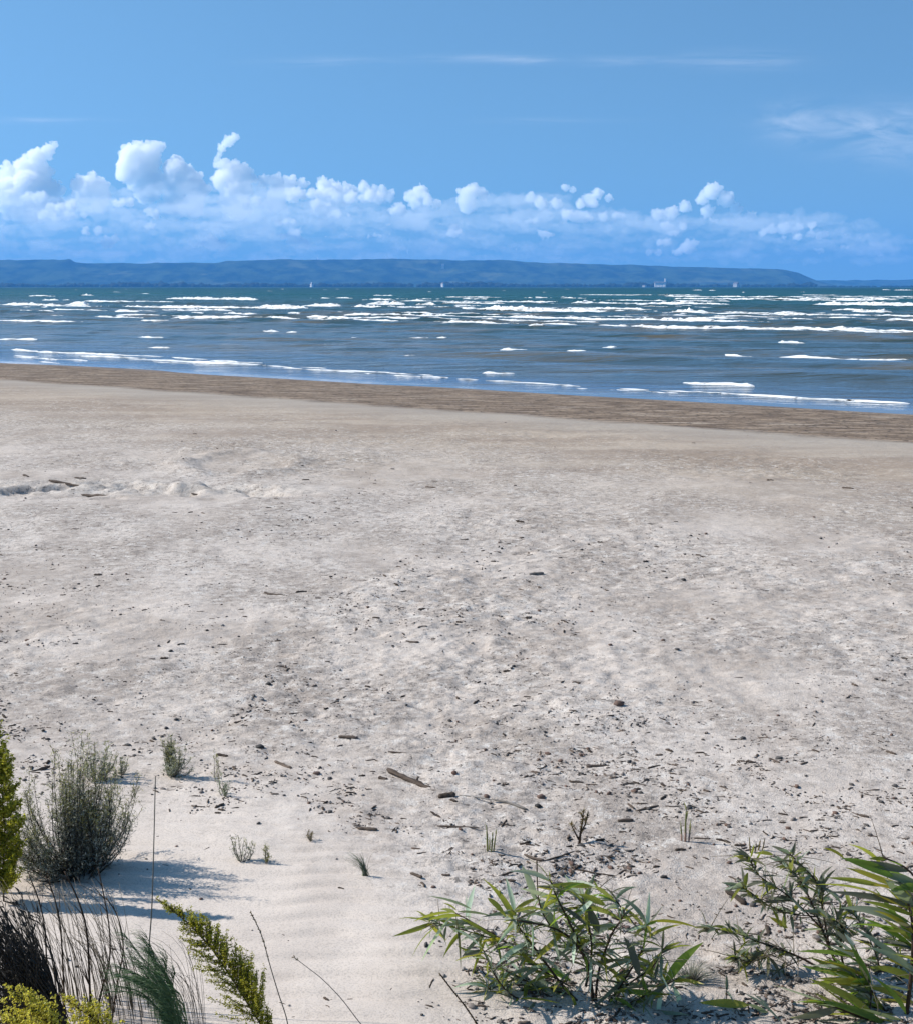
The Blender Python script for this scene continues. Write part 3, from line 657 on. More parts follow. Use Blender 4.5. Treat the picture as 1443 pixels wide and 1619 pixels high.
def place_line(o, u0, v0, u1, v1):
    a, b = on_ground(u0, v0), on_ground(u1, v1); c = (a + b) / 2; o.location = (c.x, c.y, gz(c.x, c.y) + .001); o.rotation_euler = (0, 0, math.atan2(b.y - a.y, b.x - a.x)); return (b - a).length
def driftwood(u0, v0, u1, v1, th, label, name='driftwood_stick', cat='stick', m=None, seed=1, bend=.05, flat=.75, stub=False, n=9):
    a, b = on_ground(u0, v0), on_ground(u1, v1); Lg = (b - a).length; r = th * a.y / FPX * .5
    o = stick_mesh(Lg, r * 1.15, seed, bend, flat=flat, stub=stub, n=n).build(name, m or WOOD); place_line(o, u0, v0, u1, v1); tag(o, label, cat); return o
def stone(u, v, w_, label, m=None, seed=1, flat=.75):
    p = on_ground(u, v + w_ * .3); o = stone_mesh(w_ * .5 * p.y / FPX, seed, flat=flat).build('beach_stone', m or STONE); o.location = (p.x, p.y, p.z - .002); tag(o, label, 'stone'); return o
driftwood(613, 1220, 687, 1247, 8, 'largest piece of brown driftwood, tapered at both ends with a stub on top', 'driftwood_log', 'driftwood', seed=3, bend=.03, flat=.9, stub=True, n=12)
driftwood(694, 1262, 719, 1259, 9, 'short thick charred chunk of wood just right of the largest driftwood', 'driftwood_chunk', 'driftwood', seed=5, flat=.9)
driftwood(691, 1308, 757, 1313, 3.2, 'long thin straight grey brown stick on the clean sand below the largest driftwood', seed=6, bend=.01)
driftwood(680, 1287, 704, 1299, 4, 'short dark slanting stick just above the long thin straight stick', seed=7)
driftwood(566, 1312, 597, 1313, 6, 'short dark flat stick left of the long thin straight stick', seed=8, bend=.02)
driftwood(536, 1167, 566, 1168, 6.5, 'thick dark level stick above and left of the largest driftwood', seed=9, bend=.02)
driftwood(614, 1191, 645, 1191, 3.5, 'thin dark level stick right above the largest driftwood', seed=10, bend=.02)
driftwood(437, 1205, 459, 1216, 6, 'short dark slanting stick right of the little seedlings', seed=11)
driftwood(926, 1212, 962, 1211, 4.5, 'dark stick with a knobbed right end, above the sprig on the bare right sand', seed=12, stub=True)
driftwood(976, 1299, 1000, 1299, 6, 'short blunt dark stick right of the brown leafy sprig', seed=13, bend=.02)
driftwood(343, 1194, 361, 1196, 5, 'stubby dark stick behind the tall thin seedling', seed=14)
driftwood(640, 1013, 662, 1016, 5, 'dark stick lying alone on the middle of the beach', seed=15)
driftwood(420, 937, 447, 941, 4, 'crooked dark twig on the left middle of the beach', seed=16, bend=.18)
driftwood(836, 908, 859, 908, 5, 'grey stick far out in the middle of the beach, toward the water', m=GREYWOOD, seed=17)
driftwood(780, 1268, 829, 1284, 4, 'crooked grey brown root with a hooked right end', 'driftwood_root', 'driftwood', m=GREYWOOD, seed=18, bend=.12)
driftwood(725, 1259, 776, 1272, 3, 'thin grey twig leading up to the crooked root', m=GREYWOOD, seed=19, bend=.08)
driftwood(648, 1383, 668, 1389, 5.5, 'dark hooked bit of wood on the clean sand, well left of the willow shrub', seed=20, bend=.15)
driftwood(698, 1384, 712, 1385, 4, 'small dark chip of wood between the hooked bit of wood and the willow shrub', seed=21)
driftwood(829, 1352, 859, 1362, 4.5, 'dark bent twig with its end over the dead stalk of the willow shrub', seed=22, bend=.1)
driftwood(858, 1361, 909, 1352, 3, 'long thin dark twig just above the willow shrub', seed=23, bend=.06)
driftwood(1150, 1410, 1176, 1432, 9, 'thick black charred stub left of the fine leaved shrub', 'driftwood_chunk', 'driftwood', seed=24)
driftwood(1067, 1345, 1083, 1344, 5, 'short black stick below the pink based grass shoots', seed=25)
driftwood(1131, 1328, 1154, 1333, 4, 'short dark stick right of the pink based grass shoots', seed=26)
driftwood(1096, 1327, 1122, 1326, 2.5, 'thin dark twig beside the pink based grass shoots', seed=27, bend=.08)
driftwood(892, 1368, 972, 1386, 3, 'long thin reddish twig above the willow shrub, reaching right', seed=28, bend=.05)
driftwood(600, 1231, 612, 1233, 6, 'stubby brown bit of wood at the left end of the largest driftwood', seed=29)
driftwood(778, 1387, 812, 1384, 4, 'short reddish twig above the left part of the willow shrub', seed=30, bend=.1)
driftwood(1331, 772, 1348, 773, 3.5, 'far dark stick on the right, near the wet sand', seed=31)
driftwood(1022, 828, 1046, 829, 2.5, 'far pale brown stick right of the middle, toward the water', m=GREYWOOD, seed=32)
driftwood(814, 825, 828, 826, 3.5, 'far tiny dark stick in the middle, toward the water', seed=33)
driftwood(1230, 1287, 1245, 1289, 3, 'small dark chip of wood on the bare sand above the fine leaved shrub', seed=34)
for i, (a_, b_, c_, d_, t_) in enumerate([(82, 764, 124, 767, 5), (128, 781, 176, 786, 7), (196, 771, 232, 775, 4), (300, 775, 326, 779, 3), (36, 752, 46, 754, 4), (118, 756, 136, 757, 4)]):  # the flat and the thickest dark piece stand in for hole shadows besides wood
    driftwood(a_, b_, c_, d_, t_, ['dark flat wood half sunk at the left end of the dug over sand', 'thickest dark wood in the dug over sand on the left', 'brown stick on the right part of the dug over sand', 'small dark stick right of the dug over sand', 'tiny dark chip at the far left rim of the dug over sand', 'small dark chip on the upper rim of the dug over sand'][i], seed=80 + i, m=WOOD)
stone(978, 1110, 14, 'rounded two tone brown stone lying alone on the mid beach', BROWNSTONE, 41)
stone(411, 1179, 12, 'black stone between the little seedlings and the driftwood', BLACKSTONE, 42)
stone(718, 1220, 9, 'small rusty red stone up and right of the largest driftwood', BROWNSTONE, 43, .9)
stone(769, 1255, 10, 'oval brown stone right of the charred chunk', BROWNSTONE, 44)
stone(855, 1258, 12, 'brown stone with a pale side, above the crooked root', STONE, 45)
stone(850, 1272, 10, 'small black stone just below the brown stone with a pale side', BLACKSTONE, 46)
stone(1231, 1197, 10, 'dark grey stone alone on the right of the beach', STONE, 47)
stone(1414, 1241, 9, 'dark stone near the right edge of the beach', STONE, 48)
stone(1080, 917, 7, 'tiny dark stone on the right far beach', BLACKSTONE, 49)
stone(501, 1221, 9, 'small reddish stone left of the largest driftwood', BROWNSTONE, 50)
stone(1049, 1385, 9, 'black stone above the gap between the two near shrubs', BLACKSTONE, 51)
stone(425, 1080, 8, 'dark round stone on the left mid beach', BLACKSTONE, 52)
stone(270, 1028, 8, 'small dark stone on the upper left beach', BLACKSTONE, 53)
stone(533, 1108, 8, 'small grey stone above the thick dark level stick', STONE, 54)

def dens(u, v):
    """how thick the litter lies at these pixels of the beach (0..1)"""
    d = sst(690, 900, v) * .9 + .1
    d = d * (1 - .985 * sst(1225, 1300, v - .16 * (u - 250) * (u > 250)) * sst(780, 640, u))
    d = d * np.where(v < 1130, 1 - .55 * sst(600, 1000, u), 1)
    return d * (1 + .6 * sst(1330, 1400, v) * sst(700, 900, u)) * np.clip(.5 + .75 * fbm(u * .008, v * .018, 3, 95), .06, 1.5) * np.clip(.55 + 1.1 * fbm(u * .035, v * .08, 2, 97), .05, 2)
STICKS = [stick_mesh(1.0, [.10, .14, .07, .18, .09, .12][i], 200 + i, [.03, .1, .06, .02, .16, .05][i], 5, 6, .8) for i in range(6)]
PEBBLES = [stone_mesh(.5, 300 + i, 1 if i % 2 else 2, .6) for i in range(7)]
def litter():
    r_ = random.Random(11); items = []; R_ = np.random.default_rng(12); M = 110000
    U = R_.uniform(-260, 1720, M); V = 640 + 1100 * R_.random(M) ** .72; keep = R_.random(M) < dens(U, V) * .75; U, V = U[keep], V[keep]
    bb = -(V - PH / 2) / FPX; T = (0.2 - CAM_H) / (-SP + bb * CP); X = (U - PW / 2) / FPX * T; Y = (CP + bb * SP) * T; Z = ground(X, Y)
    for u, v, x, y, z in zip(U.tolist(), V.tolist(), X.tolist(), Y.tolist(), Z.tolist()):
        if abs(x) > 9 or len(items) >= 21000: continue
        wood = r_.random() < .5
        if wood: L = min(.11, .007 + r_.expovariate(1 / .0112))
        else: L = min(.026, .004 + r_.expovariate(1 / .0046))
        L *= 1 + max(0, y - 8) * .06
        items.append((L / y * (1 if wood else 1.7), wood, Vector((x, y, z)), L, r_.choice(range(6 if wood else 7)), r_.uniform(0, 6.28), u, v))
    inview = lambda q: 3 < q[6] < 1440 and q[7] < 1610
    for kind in (True, False):
        its = sorted([q for q in items if q[1] == kind], key=lambda q: -(q[0] if inview(q) else 0)); near, rest = its[:300], its[300:]
        src = [(STICKS if kind else PEBBLES)[i].build('driftwood_bit' if kind else 'pebble', WOOD if kind else STONE) for i in range(6 if kind else 7)]
        used = [False] * len(src)
        for q in near:
            s_ = src[q[4]]
            if used[q[4]]: o = s_.copy(); COL.objects.link(o)
            else: o = s_; used[q[4]] = True
            L = q[3]; o.location = (q[2].x, q[2].y, q[2].z - L * .02); o.rotation_euler = (r_.uniform(-.1, .1), r_.uniform(-.12, .12), q[5] if not kind else r_.gauss(0, 1.0)); t_ = min(1, (.03 / L) ** .5) if kind else 1; o.scale = (L, L * t_ * r_.uniform(.6, 1.2), L * t_ * r_.uniform(.8, 1.3))
            if kind: tag(o, 'small dark bit of driftwood among the litter on the pale sand', 'driftwood bit', 'driftwood bits strewn over the dry sand')
            else: tag(o, 'small stone or shell among the litter on the pale sand', 'pebble', 'pebbles strewn over the dry sand')
        for i, s_ in enumerate(src):
            if not used[i]: bpy.data.objects.remove(s_)
        mb = MB()
        for q in rest:
            L = q[3]; a = q[5] if not kind else r_.gauss(0, 1.0); ca, sa = math.cos(a), math.sin(a); m_ = (STICKS if kind else PEBBLES)[q[4] if kind else (q[4] // 2 * 2 + 1) % 6]
            mb.add([(q[2].x + L * (x * ca - y * sa), q[2].y + L * (x * sa + y * ca), q[2].z + L * z * 1.2 - L * .03) for x, y, z in m_.v], m_.f)
        o = mb.build('driftwood_crumbs' if kind else 'shingle', WOOD if kind else STONE); tag(o, 'fine dark crumbs of wood and reed strewn over the sand' if kind else 'fine shingle strewn over the sand', 'litter' if kind else 'shingle', kind='stuff')
litter()

# ------------------------------------------------------------------ plants
LIFT = 1.6
def leaf_material(name, cols, transl=.3, rough=.5, spec=.35):
    m, nt, out = mat(name); L = nt.links.new
    g = N(nt, 'ShaderNodeNewGeometry'); p = N(nt, 'ShaderNodeBsdfPrincipled'); t = N(nt, 'ShaderNodeBsdfTranslucent'); mx = N(nt, 'ShaderNodeMixShader')
    c = ramp(nt, g.outputs['Random Per Island'], [(i / max(1, len(cols) - 1), tuple(min(.8, x * LIFT) for x in q)) for i, q in enumerate(cols)])
    n = noise_(nt, g.outputs['Position'], 70, 3, .6)
    c = mixc(nt, math_(nt, 'MULTIPLY', n, .45), c, mixc(nt, 1.0, c, (.5, .5, .45), 'MULTIPLY'))
    L(c, p.inputs['Base Color']); L(mixc(nt, 1.0, c, (1.7, 1.75, 1.0), 'MULTIPLY'), t.inputs[0]); p.inputs['Roughness'].default_value = rough; p.inputs['Specular IOR Level'].default_value = spec
    mx.inputs[0].default_value = transl; L(p.outputs[0], mx.inputs[1]); L(t.outputs[0], mx.inputs[2]); L(mx.outputs[0], out.inputs[0]); return m
M_SAGE = leaf_material('sage_leaf', [(.075, .085, .06), (.16, .17, .135), (.33, .335, .30), (.055, .06, .045)], .25, .6)
M_WORM = leaf_material('wormwood_leaf', [(.05, .053, .042), (.12, .124, .10), (.34, .34, .31), (.075, .08, .06), (.19, .195, .165)], .2, .6)
M_SAGETIP = leaf_material('sage_tip', [(.13, .13, .045), (.20, .19, .08), (.15, .135, .06)], .3)
M_OLIVE = leaf_material('olive_leaf', [(.13, .145, .028), (.19, .19, .04), (.10, .12, .025)], .5, .6, .25)
M_GREEN = leaf_material('green_leaf', [(.085, .13, .025), (.115, .165, .03), (.07, .11, .03)], .5, .6, .25)
M_GREY = leaf_material('grey_leaf', [(.10, .12, .085), (.16, .19, .145), (.09, .105, .075), (.32, .345, .295)], .35, .7, .2)
M_DARK = leaf_material('dark_leaf', [(.062, .066, .048), (.088, .09, .07), (.115, .108, .06)], .3, .65, .2)
M_PALE = leaf_material('pale_leaf', [(.36, .42, .34), (.30, .37, .30)], .35, .4)
M_YEL = leaf_material('yellow_leaf', [(.22, .19, .025), (.19, .18, .03)], .35, .4)
M_GOLD = leaf_material('golden_floret', [(.30, .26, .03), (.48, .43, .09), (.18, .16, .02), (.42, .40, .16)], .5, .6)
M_PLUME = leaf_material('plume_floret', [(.15, .15, .013), (.27, .25, .028), (.09, .10, .013), (.36, .33, .07)], .5, .6)
M_STEM = plain('brown_stem', (.055, .035, .022)); M_GREYSTEM = plain('grey_stem', (.10, .095, .08)); M_BLACK = leaf_material('dead_dark_stem', [(.008, .007, .006), (.014, .012, .010), (.028, .025, .02)], .03, .8)
M_DRY = leaf_material('dry_stem', [(.10, .08, .055), (.15, .125, .09), (.06, .045, .03)], .1, .7)
M_FINE = leaf_material('fine_green', [(.03, .075, .03), (.055, .11, .045), (.09, .13, .07)], .2, .5)
M_SHOOT = leaf_material('shoot_leaf', [(.18, .175, .07), (.15, .16, .06), (.21, .19, .09)], .3); M_PINK = leaf_material('pink_shoot', [(.34, .20, .18), (.28, .20, .15)], .3)
M_RUST = leaf_material('rusty_leaf', [(.10, .055, .025), (.13, .10, .035), (.09, .075, .03)], .2)
def bez(a, c, b, n):
    return [a * (1 - t) ** 2 + c * (2 * t * (1 - t)) + b * t * t for t in [i / n for i in range(n + 1)]]
def leaf_to(mb, P0, P1, w, sag=.08, r_=random, segs=6, fold=.3, roll=None, base=.2):
    """lance-shaped leaf from P0 to P1, arching, its face rolled about its axis"""
    d = P1 - P0; L = d.length
    up = Vector((0, 0, 1)); side = d.cross(up)
    if side.length < 1e-5: side = Vector((1, 0, 0))
    side.normalize(); nrm = side.cross(d).normalized()
    an = roll if roll is not None else r_.uniform(-.9, .9)
    sd = side * math.cos(an) + nrm * math.sin(an); nn = nrm * math.cos(an) - side * math.sin(an)
    vs = []
    for i in range(segs + 1):
        t = i / segs; q = P0 + d * t + nrm * (sag * L * 4 * t * (1 - t))
        ww = w * .5 * (math.sin(math.pi * (t ** .75)) ** .85 * .95 + base * (1 - t) * .3) if i < segs else w * .01
        vs += [q - sd * ww + nn * ww * fold, q, q + sd * ww + nn * ww * fold]
    mb.add(vs, [f for i in range(segs) for f in ((i * 3, i * 3 + 1, i * 3 + 4, i * 3 + 3), (i * 3 + 1, i * 3 + 2, i * 3 + 5, i * 3 + 4))])
def rdir(r_, el0=-.3, el1=1.2):
    a = r_.uniform(0, 6.283); e = r_.uniform(el0, el1); return Vector((math.cos(a) * math.cos(e), math.sin(a) * math.cos(e), math.sin(e)))

def bush(name, u, v, hpx, wpx, label, cat, n_stems, seed, leaf=.016, lm=M_SAGE, tips=M_SAGETIP, lean=0.0, per=26, group=None, sm=M_GREYSTEM, spread=1.0, tw=1.0):
    """a many-stemmed wispy shrub: stems fan out from the base, side twigs carry small narrow leaves"""
    r_ = random.Random(seed); b = on_ground(u, v); k = b.y / FPX; H, R = hpx * k * (1.2 if n_stems < 100 else 1), wpx * k / 2
    root = empty(name, b); tag(root, label, cat, group); st = MB(); lf = MB(); tp = MB()
    cl = [(r_.uniform(0, 6.283), r_.uniform(.1, 1.0), r_.uniform(.62, 1.08)) for _ in range(max(6, n_stems // 14))]
    for i in range(n_stems):
        ca, cq, ch = r_.choice(cl); a = ca + r_.gauss(0, .30); q = cq * r_.uniform(.55, 1.15) * spread; ch *= 1 if r_.random() < .8 else .6; hh = H * ch * (1 - .42 * q * q) * r_.uniform(.5, 1.04) * (1.12 if r_.random() < .12 else .94)
        q *= r_.uniform(.75, 1.25); tip = Vector((math.cos(a) * R * q * .95 + lean * hh + r_.gauss(0, .10) * R, math.sin(a) * R * q * .95, hh * r_.uniform(.85, 1.05)))
        o = Vector((math.cos(a), math.sin(a), 0)) * R * .34 * r_.random(); c = Vector((tip.x * .72, tip.y * .72, hh * .42)) + o
        pts = bez(o + Vector((0, 0, -.004)), c, tip, 7); st.tube(pts, .0016 + .0012 * H, .0006, 4)
        for j in range(per):
            t = r_.uniform(.04, 1.0) ** .9; f = t * 7; ii = min(6, int(f)); P = pts[ii].lerp(pts[ii + 1], f - ii); ax = (pts[ii + 1] - pts[ii]).normalized()
            d = (ax * .7 + rdir(r_, -.6, 1.0)).normalized(); tl = r_.uniform(.2, 1.0) * leaf * (2.2 - 1.1 * t) * tw; Q = P + d * tl
            if r_.random() < .35: st.tube([P, Q], .0006, .0004, 3)
            for _ in range(2 if t < .75 and tw < 1.5 else 3):
                dd = (d * .6 + rdir(r_, -.5, 1.1)).normalized(); S = P.lerp(Q, r_.uniform(.2, 1)); tgt = tp if (t > .72 and r_.random() < .6) else lf
                leaf_to(tgt, S, S + dd * leaf * r_.uniform(.5, 1.1), leaf * .20, .06, r_, 2, .2)
    st.build('stem', sm, root); lf.build('foliage', lm, root)
    if tp.v: tp.build('young_shoot', tips, root)
    return root
bush('wormwood_bush', 122, 1380, 262, 240, 'large grey silvery wormwood bush on the left with a long shadow on the sand', 'bush', 165, 1, .0150, per=78, tw=2.6, lean=.0, sm=M_BLACK, lm=M_WORM)
bush('wormwood_bush', 152, 1232, 84, 66, 'olive tipped bush half hidden behind the large silvery bush', 'bush', 26, 2, .017, per=26)
bush('wormwood_bush', 192, 1226, 30, 34, 'tiny low bush at the right shoulder of the large silvery bush', 'bush', 12, 3, .014, per=14)
bush('wormwood_bush', 266, 1228, 70, 64, 'small dense grey bush standing alone behind the tall dry stalk', 'bush', 44, 4, .015, per=30, spread=1.25, tw=1.5)
bush('seedling', 342, 1236, 66, 22, 'tall thin pale seedling with a narrow leafy top', 'seedling', 3, 5, .013, lm=M_SAGETIP, per=30, spread=.5)
bush('seedling', 357, 1257, 40, 46, 'low dark green seedling with a round top, at the foot of the tall thin one', 'seedling', 7, 6, .013, lm=M_GREY, tips=M_GREY, per=20)
bush('seedling', 384, 1364, 74, 62, 'loose grey green sprig with a tall middle stem, on the clean left sand', 'seedling', 9, 7, .013, lm=M_SAGE, per=22, spread=1.1)
bush('seedling', 421, 1366, 52, 20, 'short yellow green sprig close to the right of the loose sprig', 'seedling', 5, 8, .012, lm=M_SAGETIP, per=22)
def tuft(name, u, v, hpx, label, n, seed, m, lean, wpx, cat='grass tuft', wd=.0022, curl=.5):
    r_ = random.Random(seed); b = on_ground(u, v); k = b.y / FPX; root = empty(name, b); tag(root, label, cat); mb = MB()
    for i in range(n):
        H = hpx * k * r_.uniform(.5, 1.05); t = Vector((lean * H + r_.gauss(0, .4) * wpx * k, r_.gauss(0, .3) * wpx * k, H)); o = Vector((r_.gauss(0, .1) * wpx * k, r_.gauss(0, .08) * wpx * k, -.003))
        pts = bez(o, Vector((t.x * .15, t.y * .15, H * .7)), t, 5); mb.tube(pts, wd * .5, .0003, 3)
    mb.build('blade', m, root); return root
tuft('grass_tuft', 578, 1385, 40, 'small green grey grass tuft leaning left, alone on the clean sand', 60, 9, M_GREY, -.45, 26)
def shoots(u, v, specs, label, seed, m, base=None):
    r_ = random.Random(seed); b = on_ground(u, v); k = b.y / FPX; root = empty('grass_shoots', b); tag(root, label, 'grass shoots')
    for (dx, h, w_, tilt) in specs:
        mb = MB(); o = Vector((dx * k, r_.uniform(-.01, .01), -.004)); t = o + Vector((tilt * k, r_.uniform(-.02, .01), h * k))
        mb.tube(bez(o, (o + t) / 2 + Vector((r_.uniform(-1, 1) * k, 0, 0)), t, 6), 0, sides=5, rs=[w_ * .32 * k * q for q in (1, 1.05, 1.1, 1.0, .85, .6, .25)])
        for j in range(3): P = o.lerp(t, r_.uniform(.4, .9)); leaf_to(mb, P, P + Vector((r_.uniform(-.3, .3) * h * k * .3, 0, h * k * .3)), w_ * k * .8, .03, r_, 3)
        s_ = mb.build('blade', m, root)
        if base: c = MB(); c.tube([o - Vector((0, 0, .002)), o.lerp(t, .18), o.lerp(t, .4)], 0, sides=5, rs=[w_ * .36 * k, w_ * .4 * k, w_ * .36 * k]); c.build('sheath', base, s_)
shoots(773, 1346, [(-3, 48, 5, -2), (3, 36, 4, 3), (7, 43, 4, 5), (0, 22, 4, 1)], 'clump of upright yellow green grass shoots just above the willow shrub', 11, M_SHOOT)
shoots(1083, 1330, [(-6, 36, 4, -3), (-1, 64, 5, 0), (5, 40, 4, 3)], 'tall pale grass shoots with pink bases, on the bare right sand', 12, M_SHOOT, M_PINK)
shoots(1195, 1347, [(-10, 26, 4, -3), (-3, 18, 4, 2), (4, 20, 4, 4), (10, 25, 3, 5)], 'row of short brown grass shoots above the fine leaved shrub', 13, M_RUST)
def brown_sprig():
    r_ = random.Random(15); b = on_ground(915, 1335); k = b.y / FPX; root = empty('leafy_sprig', b); tag(root, 'brown sprig with a bushy top and one low side branch, on the bare right sand', 'sprig')
    st = MB(); A = [Vector((0, 0, -.004)), Vector((2 * k, 0, 20 * k)), Vector((5 * k, 0, 40 * k)), Vector((6 * k, 0, 58 * k))]; B = [Vector((-1 * k, 0, 8 * k)), Vector((-9 * k, 0, 24 * k)), Vector((-15 * k, 0, 36 * k))]
    C = [Vector((2 * k, 0, 18 * k)), Vector((10 * k, 0, 36 * k)), Vector((14 * k, 0, 52 * k))]
    st.tube(A, .006, .002, 6); st.tube(B, .004, .0015, 5); st.tube(C, .004, .0015, 5); st.build('stem', M_STEM, root); lf = MB()
    for ln, n in ((A, 60), (B, 26), (C, 36)):
        for _ in range(n):
            f = r_.uniform(.9, len(ln) - 1.01); i = int(f); P = ln[i].lerp(ln[i + 1], f - i); leaf_to(lf, P, P + rdir(r_, 0, 1.3) * r_.uniform(.01, .026), .0055, .05, r_, 2)
    lf.build('foliage', M_RUST, root)
brown_sprig()
bush('dry_weed', 492, 1330, 18, 36, 'flat dry reddish weed with a thin stalk, left of the long thin stick', 'weed', 9, 16, .010, lm=M_RUST, tips=M_RUST, per=10)

def floret(mb, P, r, r_):
    n = r_.choice((3, 4)); 
    for _ in range(n):
        d = rdir(r_, -.8, 1.4); leaf_to(mb, P, P + d * r * r_.uniform(.7, 1.4), r * .9, .05, r_, 2, .25)
def to_ground(p, dx=0.0, dy=0.0):
    x, y = p.x + dx, p.y + dy; return Vector((x, y, gz(x, y) - .005))
def plume(name, line, Y, halfw, label, cat, seed, n_br, m, fl=.0045, sm=M_STEM, per=30, one_side=0.0, taper=None, down=(0.05, 0.0), dens_=1.0, tipw=.1):
    """a leaning stem with feathery side branches thick with tiny florets; line = picture points base..tip at depth Y"""
    r_ = random.Random(seed); pts = [at_depth(u, v, Y + .02 * i) for i, (u, v) in enumerate(line)]
    b = to_ground(pts[0], *down); root = empty(name, b); tag(root, label, cat); st = MB(); fm = MB(); k = Y / FPX
    loc = [p - b for p in pts]
    st.tube([Vector((0, 0, -.01)), loc[0] * .5 + Vector((.01, 0, 0))] + loc, .0042, .0012, 6)
    cum = [0]
    for i in range(1, len(loc)): cum.append(cum[-1] + (loc[i] - loc[i - 1]).length)
    def at(t):
        s_ = t * cum[-1]; i = max(j for j in range(len(cum)) if cum[j] <= s_ + 1e-9); i = min(i, len(loc) - 2); return loc[i].lerp(loc[i + 1], (s_ - cum[i]) / (cum[i + 1] - cum[i])), (loc[i + 1] - loc[i]).normalized()
    for j in range(n_br):
        t = r_.uniform(.04, .99); P, ax = at(t); w_ = halfw * k * (taper(t) if taper else (.35 + .65 * math.sin(math.pi * min(1, t * 1.05))) ) * (1 - (1 - tipw) * max(0, t - .7) / .3)
        sd = ax.cross(Vector((0, 1, 0))).normalized(); side = sd * (r_.choice((-1, 1)) if r_.random() > abs(one_side) else math.copysign(1, one_side)) + Vector((0, r_.uniform(-.9, .9), 0))
        d = (ax * r_.uniform(.35, 1.0) + side * .9).normalized(); L = w_ * r_.uniform(.5, 1.15); bp = bez(P, P + d * L * .6, P + d * L + ax * L * .35, 4); st.tube(bp, .0012, .0005, 3)
        for _ in range(max(3, int(per * dens_ * L / (halfw * k)))):
            f = r_.uniform(.15, 3.99); i = int(f); Q = bp[i].lerp(bp[i + 1], f - i) + rdir(r_, -1.2, 1.2) * fl * 1.3; floret(fm, Q, fl * r_.uniform(.6, 1.2), r_)
    st.build('stem', sm, root); fm.build('flower_head', m, root); return root
plume('goldenrod', [(6, 1425), (4, 1380), (8, 1320), (2, 1240), (-12, 1160), (-24, 1090)], 4.6, 42, 'dense olive yellow goldenrod plume standing at the left edge of the picture', 'goldenrod', 21, 230, M_PLUME, .0075, per=60, taper=lambda t: .95 - .45 * t)
plume('goldenrod', [(-22, 1440), (-20, 1380), (-22, 1300), (-34, 1220), (-50, 1130)], 4.7, 40, 'goldenrod plume mostly cut off by the left edge, behind the dense one', 'goldenrod', 22, 90, M_PLUME, .006, per=36)
plume('goldenrod', [(432, 1650), (412, 1619), (372, 1555), (335, 1500), (300, 1462), (268, 1436), (246, 1420)], 3.55, 62, 'olive goldenrod plume arching up and left over the clean sand, with a red brown stem', 'goldenrod', 23, 250, M_PLUME, .0042, per=66, one_side=-.55, taper=lambda t: 1.15 - .95 * t if t > .15 else .5)
plume('goldenrod', [(110, 1690), (100, 1640), (72, 1612), (40, 1590), (8, 1560)], 3.3, 42, 'bright yellow goldenrod head in the bottom left corner', 'goldenrod', 24, 90, M_GOLD, .0052, per=34)
plume('goldenrod', [(235, 1710), (190, 1650), (150, 1612), (120, 1592), (92, 1572)], 3.35, 40, 'second yellow goldenrod head beside the corner one, further right', 'goldenrod', 25, 90, M_GOLD, .0052, per=34)
plume('goldenrod', [(60, 1720), (62, 1680), (40, 1640), (12, 1622), (-20, 1606)], 3.25, 44, 'lowest yellow goldenrod head, cut by the bottom edge', 'goldenrod', 26, 70, M_GOLD, .0052, per=34)

def stalk(line, Y, w0, w1, label, name='dry_stalk', cat='stalk', m=M_STEM, group=None, head=None, twigs=0, seed=0, down=(.02, 0)):
    """one slender stem through picture points base..tip; head = (length share, width px) of a seed spike"""
    r_ = random.Random(seed); pts = [at_depth(u, v, Y + .015 * i) for i, (u, v) in enumerate(line)]; b = to_ground(pts[0], *down); root = empty(name, b); tag(root, label, cat, group); k = Y / FPX
    loc = [Vector((0, 0, -.01))] + [p - b for p in pts]
    sm = []                                        # smooth through the points
    for i in range(len(loc) - 1):
        a, c, d, e = loc[max(0, i - 1)], loc[i], loc[i + 1], loc[min(len(loc) - 1, i + 2)]
        for j in range(5):
            t = j / 5; sm.append(.5 * (2 * c + (d - a) * t + (2 * a - 5 * c + 4 * d - e) * t * t + (3 * c - a - 3 * d + e) * t ** 3))
    sm.append(loc[-1]); st = MB(); st.tube(sm, w0 * k * .5, w1 * k * .5, 5)
    for _ in range(twigs):
        i = r_.randrange(len(sm) // 4, len(sm) - 1); P = sm[i]; ax = (sm[i + 1] - sm[i]).normalized(); d = (ax + Vector((r_.uniform(-.7, .5), r_.uniform(-.5, .5), .1))).normalized(); L = r_.uniform(20, 60) * k
        st.tube(bez(P, P + d * L * .5, P + d * L + Vector((-.15 * L, 0, -.06 * L)), 4), w1 * k * .4, .0004, 3)
    st.build('stem', m, root)
    if head:
        sh, hw = head; hd = MB(); n0 = int(len(sm) * (1 - sh))
        for i in range(n0, len(sm) - 1):
            for j in range(7):
                P = sm[i].lerp(sm[i + 1], r_.random()); ax = (sm[i + 1] - sm[i]).normalized(); leaf_to(hd, P, P + (ax * 1.5 + rdir(r_, -1, 1)).normalized() * hw * k * 1.3, hw * k * .45, .05, r_, 2)
        hd.build('seed_head', M_RUST if hw < 6 else M_STEM, root)
    return root
DG = 'dark dry stalks rising at the bottom left'
stalk([(145, 1625), (142, 1560), (138, 1480), (126, 1430), (102, 1378)], 3.75, 5, 2.5, 'thick dark stalk curving left at its tip, middle of the bottom left stalks', group=DG, twigs=9, seed=31)
stalk([(152, 1625), (160, 1570), (173, 1520), (172, 1460), (155, 1372)], 3.75, 4.5, 2, 'thick dark stalk bowed out to the right, in the bottom left stalks', group=DG, twigs=9, seed=32)
stalk([(176, 1630), (185, 1560), (195, 1500), (186, 1450), (168, 1420)], 3.8, 3.5, 2, 'thinner dark stalk, rightmost of the bottom left stalks', group=DG, twigs=6, seed=33)
